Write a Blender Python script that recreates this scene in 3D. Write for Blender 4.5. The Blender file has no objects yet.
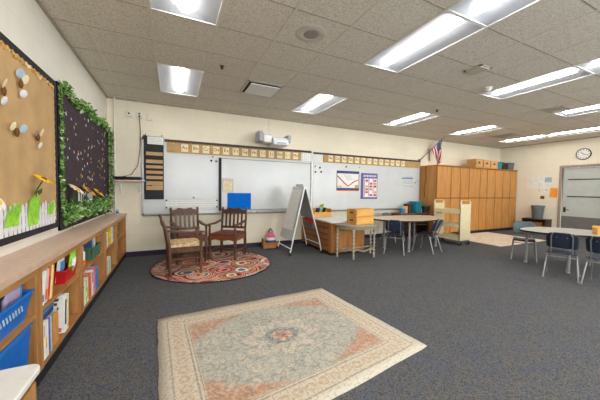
import bpy, math, random
from mathutils import Vector, Matrix, Euler
random.seed(7)
PI = math.pi
COL = bpy.context.scene.collection
XL, XR, YB, YF, ZC = -.284, 11.972, .771, -8.2, 2.995
CS, RS = .61, .596            # ceiling grid pitch

# ------------------------------------------------------------------ materials
def lin(c):
    return tuple(((v/255)/12.92 if v/255 <= .04045 else ((v/255+.055)/1.055)**2.4) for v in c[:3]) + (1.,)

class N:
    """tiny wrapper so node maths reads like arithmetic"""
    def __init__(s, nt, sock): s.nt, s.k = nt, sock
    def op(s, o, b=None, c=None, clamp=False):
        n = s.nt.nodes.new('ShaderNodeMath'); n.operation = o; n.use_clamp = clamp
        s.nt.links.new(s.k, n.inputs[0])
        for i, v in ((1, b), (2, c)):
            if v is None: continue
            if isinstance(v, N): s.nt.links.new(v.k, n.inputs[i])
            else: n.inputs[i].default_value = v
        return N(s.nt, n.outputs[0])
    def __add__(s, b): return s.op('ADD', b)
    def __sub__(s, b): return s.op('SUBTRACT', b)
    def __mul__(s, b): return s.op('MULTIPLY', b)
    def __truediv__(s, b): return s.op('DIVIDE', b)
    def __lt__(s, b): return s.op('LESS_THAN', b)
    def __gt__(s, b): return s.op('GREATER_THAN', b)
    def abs(s): return s.op('ABSOLUTE')
    def min(s, b): return s.op('MINIMUM', b)
    def max(s, b): return s.op('MAXIMUM', b)
    def fract(s): return s.op('FRACT')
    def sin(s): return s.op('SINE')
    def sqrt(s): return s.op('SQRT')
    def step(s, a, b):            # smooth 0..1 between a and b
        n = s.nt.nodes.new('ShaderNodeMapRange'); n.interpolation_type = 'SMOOTHSTEP'
        s.nt.links.new(s.k, n.inputs[0]); n.inputs[1].default_value = a; n.inputs[2].default_value = b
        return N(s.nt, n.outputs[0])

def newmat(name, rough=.6, spec=.3, metal=0.):
    m = bpy.data.materials.new(name); m.use_nodes = True
    nt = m.node_tree; b = nt.nodes['Principled BSDF']
    b.inputs['Roughness'].default_value = rough
    b.inputs['Specular IOR Level'].default_value = spec
    b.inputs['Metallic'].default_value = metal
    return m, nt, b

def coords(nt, scale=(1, 1, 1), kind='Object'):
    t = nt.nodes.new('ShaderNodeTexCoord'); mp = nt.nodes.new('ShaderNodeMapping')
    mp.inputs['Scale'].default_value = scale
    nt.links.new(t.outputs[kind], mp.inputs['Vector'])
    return mp.outputs[0]

def noise(nt, vec, scale, detail=3., rough=.55, dist=0., out='Fac'):
    n = nt.nodes.new('ShaderNodeTexNoise')
    n.inputs['Scale'].default_value = scale; n.inputs['Detail'].default_value = detail
    n.inputs['Roughness'].default_value = rough; n.inputs['Distortion'].default_value = dist
    nt.links.new(vec, n.inputs['Vector']); return n.outputs[out]

def ramp(nt, fac, stops, interp='LINEAR'):
    r = nt.nodes.new('ShaderNodeValToRGB'); cr = r.color_ramp; cr.interpolation = interp
    while len(cr.elements) < len(stops): cr.elements.new(.5)
    for e, (p, c) in zip(cr.elements, stops): e.position = p; e.color = lin(c)
    nt.links.new(fac.k if isinstance(fac, N) else fac, r.inputs[0]); return r.outputs[0]

def mix(nt, fac, a, b):
    n = nt.nodes.new('ShaderNodeMix'); n.data_type = 'RGBA'
    def put(sock, v):
        if isinstance(v, N): nt.links.new(v.k, sock)
        elif isinstance(v, (int, float)): sock.default_value = v
        elif isinstance(v, tuple): sock.default_value = lin(v)
        else: nt.links.new(v, sock)
    put(n.inputs['Factor'], fac); put(n.inputs['A'], a); put(n.inputs['B'], b)
    return n.outputs['Result']

def bump(nt, bsdf, h, strength=.3, dist=.002):
    b = nt.nodes.new('ShaderNodeBump'); b.inputs['Strength'].default_value = strength
    b.inputs['Distance'].default_value = dist
    nt.links.new(h.k if isinstance(h, N) else h, b.inputs['Height'])
    nt.links.new(b.outputs[0], bsdf.inputs['Normal'])

def plain(name, c, rough=.6, spec=.3, metal=0., var=.06, scale=18.):
    m, nt, b = newmat(name, rough, spec, metal)
    f = noise(nt, coords(nt), scale, 3)
    lo = tuple(max(0, v*(1-var)) for v in c); hi = tuple(min(255, v*(1+var)) for v in c)
    nt.links.new(ramp(nt, f, [(.3, lo), (.7, hi)]), b.inputs['Base Color'])
    return m

def wood(name, dark, light, axis='z', rough=.45, scale=9., spec=.35):
    m, nt, b = newmat(name, rough, spec)
    s = {'x': (.08, 1, 1), 'y': (1, .08, 1), 'z': (1, 1, .08)}[axis]
    v = coords(nt, s)
    f1 = noise(nt, v, scale, 5, .6, 1.2); f2 = noise(nt, v, scale*7, 3, .6)
    f = N(nt, f1)*.7 + N(nt, f2)*.3
    nt.links.new(ramp(nt, f, [(.32, dark), (.5, tuple((a+c)/2 for a, c in zip(dark, light))), (.66, light)]), b.inputs['Base Color'])
    bump(nt, b, f2, .12, .001)
    return m

def block_wall(name, c, rough=.5):
    m, nt, b = newmat(name, rough, .3)
    t = nt.nodes.new('ShaderNodeTexCoord'); sp = nt.nodes.new('ShaderNodeSeparateXYZ')
    nt.links.new(t.outputs['Object'], sp.inputs[0])
    x = N(nt, sp.outputs[0]) + N(nt, sp.outputs[1]); z = N(nt, sp.outputs[2])
    row = (z/.203).op('FLOOR')
    off = (row*.5).fract()
    fx = (x/.406 + off).fract(); fz = (z/.203).fract()
    d = fx.min(fx*-1 + 1)*.406
    d = d.min(fz.min(fz*-1 + 1)*.203)
    joint = d.step(.002, .007)
    n = noise(nt, coords(nt), 1.3, 4); n2 = noise(nt, coords(nt), 60, 2)
    base = ramp(nt, n, [(.3, tuple(v*.97 for v in c)), (.7, tuple(min(255, v*1.02) for v in c))])
    nt.links.new(mix(nt, joint, tuple(v*.97 for v in c), base), b.inputs['Base Color'])
    bump(nt, b, joint*.6 + N(nt, n2)*.12, .25, .003)
    return m

M = {}
M['wall'] = block_wall('painted_block_cream', (229, 220, 198))
M['wall_l'] = block_wall('painted_block_white', (226, 222, 210))
M['white'] = plain('white_enamel', (226, 226, 222), .4, .4, var=.02)
M['board'] = plain('whiteboard_enamel', (203, 206, 206), .22, .45, var=.015, scale=3)
M['offwhite'] = plain('offwhite_plastic', (222, 218, 206), .5, .3, var=.03)
M['paper'] = plain('white_paper', (232, 231, 226), .85, .1, var=.03)
M['cream'] = plain('cream_card', (233, 219, 182), .8, .1, var=.04)
M['kraft'] = plain('kraft_paper', (190, 157, 112), .85, .1, var=.05, scale=5)
M['kraft2'] = plain('tan_strip_paper', (182, 150, 104), .85, .1, var=.06, scale=9)
M['darkpaper'] = plain('dark_purple_paper', (72, 62, 66), .9, .08, var=.12, scale=30)
M['black'] = plain('black_plastic', (30, 30, 33), .5, .3, var=.1)
M['charcoal'] = plain('charcoal_card', (52, 49, 52), .8, .15, var=.1)
M['alu'] = plain('brushed_aluminium', (178, 178, 176), .4, .5, .6, var=.05)
M['chrome'] = plain('chrome_tube', (150, 150, 150), .4, .5, .7, var=.03)
M['greymetal'] = plain('grey_painted_metal', (138, 138, 136), .45, .4, .1, var=.05)
M['baseb'] = plain('dark_purple_rubber_base', (50, 38, 62), .55, .3, var=.08)
M['toe'] = plain('black_rubber_toe', (36, 34, 40), .6, .3, var=.08)
M['oak'] = wood('oak_bookcase', (146, 98, 52), (196, 144, 86), 'z')
M['oak_h'] = wood('oak_shelf', (150, 102, 56), (200, 150, 92), 'y')
M['cab'] = wood('cabinet_oak', (166, 110, 52), (210, 154, 88), 'z', .42, 8)
M['cab_h'] = wood('cabinet_trim_oak', (140, 86, 36), (182, 124, 62), 'x', .42, 8)
M['desk'] = wood('dresser_oak', (132, 80, 36), (184, 124, 66), 'x', .42, 8)
M['desk_v'] = wood('dresser_oak_upright', (136, 82, 36), (184, 124, 64), 'z', .42, 8)
M['pine'] = wood('pine_box', (186, 126, 58), (226, 170, 98), 'x', .5, 8)
M['pine_y'] = wood('pale_pine_tray', (206, 148, 66), (236, 184, 104), 'x', .5, 8)
M['ply'] = wood('plywood_bin', (176, 124, 70), (214, 164, 106), 'x', .55, 8)
M['dark'] = wood('dark_walnut', (66, 44, 32), (118, 82, 58), 'z', .35, 12)
M['dark_h'] = wood('dark_walnut_rail', (68, 44, 30), (122, 84, 58), 'x', .35, 12)
M['mid'] = wood('brown_oak_apron', (104, 60, 30), (150, 94, 50), 'x', .4, 12)
M['espresso'] = wood('espresso_wood', (48, 32, 26), (84, 58, 44), 'x', .5, 10)
M['crate'] = wood('crate_wood', (140, 88, 42), (186, 128, 72), 'x', .6, 10)
M['worn'] = wood('worn_painted_wood', (142, 134, 114), (192, 184, 162), 'z', .6, 14)
M['worn_h'] = wood('worn_painted_top', (132, 122, 102), (180, 170, 148), 'x', .6, 14)
M['ledge'] = plain('ledge_laminate', (214, 186, 168), .42, .35, var=.04, scale=26)
M['ledge_edge'] = plain('ledge_edge_band', (198, 168, 148), .5, .3, var=.04)
M['leather'] = plain('brown_leather', (104, 54, 46), .38, .45, var=.12, scale=9)
M['navy'] = plain('navy_plastic', (40, 48, 66), .42, .4, var=.06)
M['teal_grey'] = plain('grey_teal_plastic', (86, 100, 106), .5, .35, var=.05)
M['table'] = plain('speckled_grey_laminate', (172, 170, 160), .4, .4, var=.03, scale=60)
M['table_t'] = plain('beige_laminate', (204, 178, 150), .4, .4, var=.03, scale=60)
M['cart'] = plain('cream_enamel_steel', (222, 208, 170), .4, .4, var=.03)
M['blue'] = plain('blue_plastic', (10, 104, 192), .4, .4, var=.06)
M['blue2'] = plain('blue_paper', (8, 104, 200), .8, .1, var=.03)
M['red'] = plain('red_plastic', (186, 22, 30), .4, .4, var=.08)
M['teal'] = plain('teal_plastic', (12, 122, 140), .5, .35, var=.06)
M['green'] = plain('green_plastic', (74, 112, 88), .5, .35, var=.1)
M['lime'] = plain('lime_paper', (150, 206, 70), .85, .1, var=.12)
M['orange'] = plain('orange_card', (226, 106, 44), .75, .15, var=.06)
M['yellow'] = plain('yellow_card', (236, 184, 44), .75, .15, var=.1)
M['gold'] = plain('gold_card', (206, 152, 66), .7, .2, var=.15)
M['pink'] = plain('pink_fabric', (222, 104, 140), .8, .15, var=.08)
M['palepink'] = plain('pale_pink_card', (222, 186, 186), .8, .15, var=.06)
M['lilac'] = plain('lilac_card', (176, 160, 192), .8, .15, var=.06)
M['purple'] = plain('violet_card', (104, 98, 150), .8, .15, var=.08)
M['skyblue'] = plain('pale_blue_card', (166, 188, 206), .8, .15, var=.08)
M['ltblue'] = plain('sky_blue_card', (76, 138, 190), .8, .15, var=.08)
M['denim'] = plain('denim_blue_fabric', (66, 82, 124), .85, .1, var=.1)
M['pickets'] = plain('white_picket_card', (222, 220, 222), .85, .1, var=.03)
M['brown'] = plain('brown_card', (110, 74, 42), .8, .15, var=.1)
M['maroon'] = plain('maroon_cloth', (92, 34, 34), .8, .15, var=.1)
M['ink'] = plain('dark_ink', (70, 62, 52), .8, .1, var=.05)
M['inkblue'] = plain('blue_marker_ink', (70, 130, 190), .7, .1, var=.05)
M['inkred'] = plain('red_ink', (196, 60, 52), .7, .1, var=.05)
M['greyink'] = plain('pale_grey_ink', (170, 174, 176), .7, .1, var=.03)
M['spkrim'] = plain('speaker_rim', (196, 190, 177), .6, .2, var=.02)
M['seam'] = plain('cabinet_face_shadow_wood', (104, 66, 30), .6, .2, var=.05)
M['bin'] = plain('grey_bin_plastic', (98, 104, 106), .5, .35, var=.05)
M['stem'] = plain('vine_stem', (74, 96, 44), .8, .1, var=.15)
M['speaker'] = plain('speaker_mesh', (150, 143, 132), .7, .2, var=.2, scale=220)
M['vent'] = plain('vent_enamel', (190, 184, 170), .5, .3, var=.03)
M['slot'] = plain('vent_slot', (44, 40, 36), .8, .1, var=.05)
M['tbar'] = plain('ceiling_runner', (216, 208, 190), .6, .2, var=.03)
M['tshadow'] = plain('cross_tee_edge_shade', (168, 158, 140), .8, .1, var=.06)  # tile-edge shadow put into the bar colour, darker than the runners
M['doorframe'] = plain('door_frame_taupe', (158, 138, 124), .5, .3, var=.03)
M['doorgrey'] = plain('door_leaf_grey', (184, 188, 182), .35, .4, var=.03, scale=4)
M['doordark'] = plain('door_lower_grey', (112, 110, 106), .5, .3, var=.04, scale=4)
M['fabricrib'] = plain('cream_floral_cushion', (206, 178, 136), .85, .1, var=.2, scale=26)
M['reflector'] = plain('troffer_reflector', (186, 190, 197), .45, .4, var=.01)
M['flagred'] = plain('flag_red', (184, 38, 52), .8, .1, var=.05)
M['flagblue'] = plain('flag_blue', (40, 52, 104), .8, .1, var=.06)
M['flagwhite'] = plain('flag_white', (228, 224, 222), .8, .1, var=.03)
M['projgrey'] = plain('projector_grey', (160, 164, 170), .5, .3, var=.04)
M['projwhite'] = plain('projector_white', (222, 226, 230), .4, .4, var=.02)

def leaf_mat():
    m, nt, b = newmat('ivy_leaves', .5, .3)
    f = nt.nodes.new('ShaderNodeNewGeometry').outputs['Random Per Island']
    nt.links.new(ramp(nt, f, [(.0, (46, 82, 34)), (.3, (88, 132, 56)), (.65, (130, 172, 88)), (1., (192, 212, 156))]), b.inputs['Base Color'])
    return m
M['leaf'] = leaf_mat()

def carpet():
    m, nt, b = newmat('speckled_grey_carpet', .95, .05)
    v = coords(nt)
    vo = nt.nodes.new('ShaderNodeTexVoronoi'); vo.inputs['Scale'].default_value = 140.; nt.links.new(v, vo.inputs['Vector'])
    sp = nt.nodes.new('ShaderNodeSeparateColor'); nt.links.new(vo.outputs['Color'], sp.inputs[0])
    f = N(nt, sp.outputs[0]); big = N(nt, noise(nt, v, 3.2, 4, .65))
    f = f + (big - .5)*.5
    c = ramp(nt, f, [(.05, (128, 108, 82)), (.2, (46, 48, 52)), (.38, (88, 92, 96)), (.55, (74, 88, 118)), (.72, (104, 104, 102)), (.88, (40, 42, 48)), (.97, (92, 106, 136))], 'CONSTANT')
    nt.links.new(mix(nt, .45, c, (92, 94, 95)), b.inputs['Base Color'])
    bump(nt, b, f, .08, .002)
    return m
M['carpet'] = carpet()

def tile():
    m, nt, b = newmat('fissured_ceiling_tile', .9, .1)
    v = coords(nt)
    f = noise(nt, v, 70, 3, .7); f2 = noise(nt, v, 260, 2, .6)
    h = N(nt, f)*.6 + N(nt, f2)*.4
    nt.links.new(ramp(nt, h, [(.36, (150, 142, 126)), (.45, (206, 199, 184)), (.52, (222, 216, 202)), (.64, (232, 227, 215))]), b.inputs['Base Color'])
    bump(nt, b, h, .4, .003)
    return m
M['tile'] = tile()

def lamp(name, strength):
    m, nt, b = newmat(name, .5)
    b.inputs['Base Color'].default_value = (.9, .9, .9, 1)
    b.inputs['Emission Color'].default_value = (1., .98, .945, 1)
    b.inputs['Emission Strength'].default_value = strength
    return m
M['lens'] = lamp('glowing_lens', 23.)

def glass():
    m = bpy.data.materials.new('window_glass'); m.use_nodes = True
    nt = m.node_tree; nt.nodes.clear()
    o = nt.nodes.new('ShaderNodeOutputMaterial'); a = nt.nodes.new('ShaderNodeBsdfTransparent')
    g = nt.nodes.new('ShaderNodeBsdfGlossy'); g.inputs['Roughness'].default_value = .03
    x = nt.nodes.new('ShaderNodeMixShader'); x.inputs[0].default_value = .08
    nt.links.new(a.outputs[0], x.inputs[1]); nt.links.new(g.outputs[0], x.inputs[2]); nt.links.new(x.outputs[0], o.inputs[0])
    return m
M['glass'] = glass()

def rug_mat(W=2.0, H=1.7):
    m, nt, b = newmat('faded_persian_rug', .95, .05)
    t = nt.nodes.new('ShaderNodeTexCoord'); sp = nt.nodes.new('ShaderNodeSeparateXYZ')
    nt.links.new(t.outputs['UV'], sp.inputs[0])
    u, v = N(nt, sp.outputs[0]), N(nt, sp.outputs[1])
    mp = nt.nodes.new('ShaderNodeMapping'); mp.inputs['Scale'].default_value = (W, H, 1)
    nt.links.new(t.outputs['UV'], mp.inputs[0]); vec = mp.outputs[0]
    n1 = N(nt, noise(nt, vec, 7, 4, .65)); n2 = N(nt, noise(nt, vec, 26, 4, .7)); n3 = N(nt, noise(nt, vec, 90, 3, .7))
    a = (u - .5)*W; c = (v - .5)*H
    a = a + (n1 - .5)*.10; c = c + (n1 - .5)*.08
    edge = (u.min(u*-1 + 1)*W).min(v.min(v*-1 + 1)*H)
    cream, blue, rust, ink = (208, 195, 172), (172, 174, 164), (190, 142, 114), (116, 120, 122)
    # field: pale blue lozenge, rust corners
    loz = a.abs()/.86 + (c.abs()/.66).op('POWER', 2.2)
    field = mix(nt, (loz + (n2 - .5)*.35).step(.88, 1.04), blue, rust)
    # petals around the medallion
    r = (a*a + c*c*1.5).sqrt()
    ang = c.op('ARCTAN2', a)
    pet = (ang*8).sin()*.05 + r
    field = mix(nt, (pet.step(.2, .22) - pet.step(.3, .34))*.55, field, (216, 203, 184))
    field = mix(nt, ((pet - .345).abs().step(.022, .008))*.35, field, (150, 140, 132))
    # central rosette
    med = (ang*12).sin()*.008 + (a*a + c*c*1.5).sqrt()*1.15
    field = mix(nt, med.step(.19, .175), field, (116, 126, 134))
    field = mix(nt, med.step(.125, .115), field, (206, 184, 162))
    field = mix(nt, ((ang*6).sin()*.02 + r).step(.085, .075), field, (188, 120, 96))
    field = mix(nt, r.step(.03, .025), field, (110, 108, 116))
    # rust corner flecks with cream blossoms
    vo = nt.nodes.new('ShaderNodeTexVoronoi'); vo.inputs['Scale'].default_value = 7.5
    nt.links.new(vec, vo.inputs['Vector'])
    vd = N(nt, vo.outputs['Distance'])
    field = mix(nt, (vd.step(.36, .28) - vd.step(.16, .1))*.45, field, cream)
    # brown floral outlines over the whole field
    ve = nt.nodes.new('ShaderNodeTexVoronoi'); ve.feature = 'DISTANCE_TO_EDGE'; ve.inputs['Scale'].default_value = 13.
    wv = nt.nodes.new('ShaderNodeVectorMath'); wv.operation = 'ADD'; nt.links.new(vec, wv.inputs[0])
    nc = nt.nodes.new('ShaderNodeTexNoise'); nc.inputs['Scale'].default_value = 9.; nt.links.new(vec, nc.inputs['Vector'])
    sc_ = nt.nodes.new('ShaderNodeVectorMath'); sc_.operation = 'SCALE'; sc_.inputs['Scale'].default_value = .16; nt.links.new(nc.outputs['Color'], sc_.inputs[0]); nt.links.new(sc_.outputs[0], wv.inputs[1])
    nt.links.new(wv.outputs[0], ve.inputs['Vector'])
    field = mix(nt, N(nt, ve.outputs['Distance']).step(.1, .03)*.5, field, (132, 118, 108))
    # borders
    pos = u*W; mot = (pos/.105).fract(); mv = (v*H/.105).fract()
    onside = (u.min(u*-1 + 1)*W) < (v.min(v*-1 + 1)*H)
    mm = mot + (mv - mot)*onside
    ring = (((mm - .5)*.105).abs().op('POWER', 2.) + (edge - .16).op('POWER', 2.)).sqrt()
    bord = mix(nt, (ring + (n2 - .5)*.02).step(.046, .036), (208, 193, 170), (192, 170, 146))
    bord = mix(nt, (ring + (n2 - .5)*.02).step(.022, .014), bord, (206, 190, 168))
    bord = mix(nt, (mm - .5).abs().step(.46, .485)*.6, bord, (158, 146, 134))
    for e0, w in ((.085, .007), (.235, .007), (.262, .005)):
        bord = mix(nt, ((edge - e0).abs().step(w*1.3, w*.6))*.65, bord, ink)
    colr = mix(nt, edge.step(.268, .274), bord, field)
    colr = mix(nt, edge.step(.062, .07), (200, 192, 176), colr)
    # wear
    colr = mix(nt, n2.step(.45, .6)*.5, colr, (208, 196, 178))
    colr = mix(nt, N(nt, noise(nt, vec, 48, 3, .7)).step(.5, .6)*.42, colr, (134, 120, 108))
    colr = mix(nt, N(nt, noise(nt, vec, 3, 3)).step(.45, .75)*.25, colr, (208, 196, 178))
    nt.links.new(colr, b.inputs['Base Color'])
    bump(nt, b, n3, .4, .003)
    return m
M['rug'] = rug_mat()

def coil_mat():
    m, nt, b = newmat('braided_coil_rug', .9, .08)
    v = coords(nt)
    vo = nt.nodes.new('ShaderNodeTexVoronoi'); vo.inputs['Scale'].default_value = 2.1
    vo.inputs['Randomness'].default_value = .85; nt.links.new(v, vo.inputs['Vector'])
    d = N(nt, vo.outputs['Distance']) + (N(nt, noise(nt, v, 5, 2)) - .5)*.1
    ringid = (d*50).op('FLOOR')
    wn = nt.nodes.new('ShaderNodeTexWhiteNoise'); wn.noise_dimensions = '2D'
    cb = nt.nodes.new('ShaderNodeCombineXYZ'); nt.links.new(ringid.k, cb.inputs[0])
    sp = nt.nodes.new('ShaderNodeSeparateColor'); nt.links.new(vo.outputs['Color'], sp.inputs[0])
    seg = (N(nt, noise(nt, v, 2.2, 1))*5).op('FLOOR')
    nt.links.new((N(nt, sp.outputs[0]).op('MULTIPLY', 31.) + seg).k, cb.inputs[1])
    nt.links.new(cb.outputs[0], wn.inputs['Vector'])
    pal = [(184, 54, 58), (210, 132, 116), (228, 214, 190), (52, 44, 52), (190, 84, 78), (222, 178, 112), (140, 44, 54), (222, 168, 160), (84, 112, 124), (230, 220, 206), (186, 62, 60), (112, 122, 84)]
    c = ramp(nt, wn.outputs['Value'], [(i/len(pal), p) for i, p in enumerate(pal)], 'CONSTANT')
    gap = ((d*50).fract() - .5).abs().step(.5, .4)
    n = N(nt, noise(nt, v, 60, 2))
    c = mix(nt, n.step(.5, .7)*.25, c, (100, 64, 58))
    c = mix(nt, gap*.3 + .7, (84, 58, 56), c)
    nt.links.new(c, b.inputs['Base Color']); bump(nt, b, gap + n*.4, .5, .006)
    return m
M['coil'] = coil_mat()

def beige_rug():
    m, nt, b = newmat('beige_mottled_rug', .9, .08)
    v = coords(nt); f = N(nt, noise(nt, v, 6, 5, .7)); g = N(nt, noise(nt, v, 30, 3, .7))
    c = ramp(nt, f*.7 + g*.3, [(.35, (204, 180, 156)), (.5, (224, 208, 186)), (.65, (232, 221, 204))])
    nt.links.new(c, b.inputs['Base Color']); return m
M['beige'] = beige_rug()

# ------------------------------------------------------------------ mesh builder
class B:
    def __init__(s): s.v, s.f, s.m, s.uv, s.T = [], [], [], {}, Matrix()
    def put(s, vs, fs, m=0):
        o = len(s.v); s.v += [s.T @ Vector(p) for p in vs]
        s.f += [[i+o for i in f] for f in fs]; s.m += [m]*len(fs); return s
    def box(s, x0, x1, y0, y1, z0, z1, m=0):
        return s.put([(x0,y0,z0),(x1,y0,z0),(x1,y1,z0),(x0,y1,z0),(x0,y0,z1),(x1,y0,z1),(x1,y1,z1),(x0,y1,z1)],
                     [(0,3,2,1),(4,5,6,7),(0,1,5,4),(1,2,6,5),(2,3,7,6),(3,0,4,7)], m)
    def bx(s, c, d, rot=(0,0,0), m=0):
        T = s.T; s.T = T @ Matrix.Translation(c) @ Euler(rot).to_matrix().to_4x4()
        s.box(-d[0]/2, d[0]/2, -d[1]/2, d[1]/2, -d[2]/2, d[2]/2, m); s.T = T; return s
    def tube(s, pts, r, n=8, m=0, caps=True):
        pts = [Vector(p) for p in pts]; k = len(pts); rs = r if isinstance(r, (list, tuple)) else [r]*k
        vs, fs = [], []; up = None
        for i, p in enumerate(pts):
            t = (pts[min(i+1, k-1)] - pts[max(i-1, 0)]).normalized()
            if up is None: up = t.orthogonal().normalized()
            up = (up - t*up.dot(t)).normalized(); w = t.cross(up)
            vs += [p + (up*math.cos(2*PI*j/n) + w*math.sin(2*PI*j/n))*rs[i] for j in range(n)]
        for i in range(k-1):
            for j in range(n):
                fs.append((i*n+j, i*n+(j+1) % n, (i+1)*n+(j+1) % n, (i+1)*n+j))
        if caps: fs += [tuple(range(n-1, -1, -1)), tuple((k-1)*n+j for j in range(n))]
        return s.put(vs, fs, m)
    def lathe(s, prof, c=(0,0,0), n=16, m=0, caps=True):
        vs = [(c[0]+r*math.cos(2*PI*j/n), c[1]+r*math.sin(2*PI*j/n), c[2]+z) for r, z in prof for j in range(n)]
        fs = [(i*n+j, i*n+(j+1) % n, (i+1)*n+(j+1) % n, (i+1)*n+j) for i in range(len(prof)-1) for j in range(n)]
        if caps: fs += [tuple(range(n-1, -1, -1)), tuple((len(prof)-1)*n+j for j in range(n))]
        return s.put(vs, fs, m)
    def prism(s, poly, z0, z1, m=0):
        n = len(poly); vs = [(x, y, z0) for x, y in poly] + [(x, y, z1) for x, y in poly]
        return s.put(vs, [tuple(range(n-1, -1, -1)), tuple(range(n, 2*n))] + [(i, (i+1) % n, n+(i+1) % n, n+i) for i in range(n)], m)
    def prism_x(s, poly, x0, x1, m=0):        # poly in (y, z)
        T = s.T; s.T = T @ Matrix(((0,0,1,0),(1,0,0,0),(0,1,0,0),(0,0,0,1)))
        s.prism(poly, x0, x1, m); s.T = T; return s
    def prism_y(s, poly, y0, y1, m=0):        # poly in (x, z)
        T = s.T; s.T = T @ Matrix(((1,0,0,0),(0,0,-1,0),(0,1,0,0),(0,0,0,1)))
        s.prism(poly, -y1, -y0, m); s.T = T; return s
    def ball(s, c, r, n=10, m=0):
        r = r if isinstance(r, (list, tuple)) else (r, r, r); k = max(5, n//2+1)
        vs, fs = [], []
        for i in range(k+1):
            a = PI*i/k
            for j in range(n):
                q = 2*PI*j/n
                vs.append((c[0]+r[0]*math.sin(a)*math.cos(q), c[1]+r[1]*math.sin(a)*math.sin(q), c[2]-r[2]*math.cos(a)))
        for i in range(k):
            for j in range(n): fs.append((i*n+j, i*n+(j+1) % n, (i+1)*n+(j+1) % n, (i+1)*n+j))
        return s.put(vs, fs, m)
    def surf(s, fn, nu, nv, m=0):             # fn(u, v) -> point
        vs = [fn(i/nu, j/nv) for i in range(nu+1) for j in range(nv+1)]
        mf = m if callable(m) else (lambda i, j: m)
        o = len(s.v); s.v += [s.T @ Vector(p) for p in vs]
        for i in range(nu):
            for j in range(nv):
                s.f.append([o+i*(nv+1)+j, o+(i+1)*(nv+1)+j, o+(i+1)*(nv+1)+j+1, o+i*(nv+1)+j+1]); s.m.append(mf(i, j))
        return s
    def obj(s, name, mats, parent=None, bevel=0, smooth=True, solid=0, loc=None, rz=0, ang=40):
        me = bpy.data.meshes.new(name); me.from_pydata([tuple(p) for p in s.v], [], s.f)
        for q in (mats if isinstance(mats, (list, tuple)) else [mats]): me.materials.append(M[q] if isinstance(q, str) else q)
        for p, i in zip(me.polygons, s.m): p.material_index = i
        import bmesh
        bm = bmesh.new(); bm.from_mesh(me); bmesh.ops.remove_doubles(bm, verts=bm.verts, dist=1e-6)
        if not solid: bmesh.ops.recalc_face_normals(bm, faces=bm.faces)
        bm.to_mesh(me); bm.free()
        if smooth:
            for p in me.polygons: p.use_smooth = True
            me.set_sharp_from_angle(angle=math.radians(ang))
        o = bpy.data.objects.new(name, me); COL.objects.link(o)
        if parent: o.parent = parent
        if loc: o.location = loc
        if rz: o.rotation_euler[2] = rz
        if solid:
            d = o.modifiers.new('solid', 'SOLIDIFY'); d.thickness = solid; d.offset = 0
        if bevel:
            d = o.modifiers.new('bevel', 'BEVEL'); d.width = bevel; d.segments = 2; d.limit_method = 'ANGLE'; d.angle_limit = math.radians(50)
        return o

def tag(o, label, cat, group=None, kind=None):
    o['label'] = label; o['category'] = cat
    if group: o['group'] = group
    if kind: o['kind'] = kind
    return o
def thing(name, label, cat, loc=(0,0,0), rz=0, group=None):
    o = bpy.data.objects.new(name, None); COL.objects.link(o); o.empty_display_size = .05
    o.location = loc; o.rotation_euler[2] = rz
    return tag(o, label, cat, group)
def struct(o, label, cat):
    return tag(o, label, cat, kind='structure')
def dup(root, loc, rz, label, group=None):
    r = root.copy(); COL.objects.link(r); r.location = loc; r.rotation_euler[2] = rz; r['label'] = label
    if group: r['group'] = group
    for ch in list(root.children):
        c = ch.copy(); COL.objects.link(c); c.parent = r
        for g in list(ch.children):
            d = g.copy(); COL.objects.link(d); d.parent = c
    return r
def flat(pts):  return pts
def rounded(x0, x1, y0, y1, r, n=6):
    P = []
    for cx, cy, a in ((x1-r, y1-r, 0), (x0+r, y1-r, PI/2), (x0+r, y0+r, PI), (x1-r, y0+r, 1.5*PI)):
        P += [(cx+r*math.cos(a+PI/2*i/n), cy+r*math.sin(a+PI/2*i/n)) for i in range(n+1)]
    return P
# ================================================================== ROOM
struct(B().box(XL-.1, XR+.1, YF-.1, YB+.1, -.1, 0).obj('floor', 'carpet', smooth=False), 'dark grey speckled carpet floor of the classroom', 'floor')
struct(B().box(XL-.1, XL, YF-.1, YB+.1, 0, ZC+.2).obj('wall_left', 'wall_l', smooth=False), 'painted block wall behind the bulletin boards', 'wall')
struct(B().box(XL, XR+.1, YB, YB+.1, 0, ZC+.2).obj('wall_back', 'wall', smooth=False), 'cream painted block wall behind the whiteboards', 'wall')
D0, D1, DH = -1.06, -2.06, 2.13       # door opening
b = B(); b.box(XR, XR+.1, D0, YB, 0, ZC+.2); b.box(XR, XR+.1, YF-.1, D1, 0, ZC+.2); b.box(XR, XR+.1, D1, D0, DH, ZC+.2)
struct(b.obj('wall_right', 'wall', smooth=False), 'cream wall with the clock and the grey door', 'wall')
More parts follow.
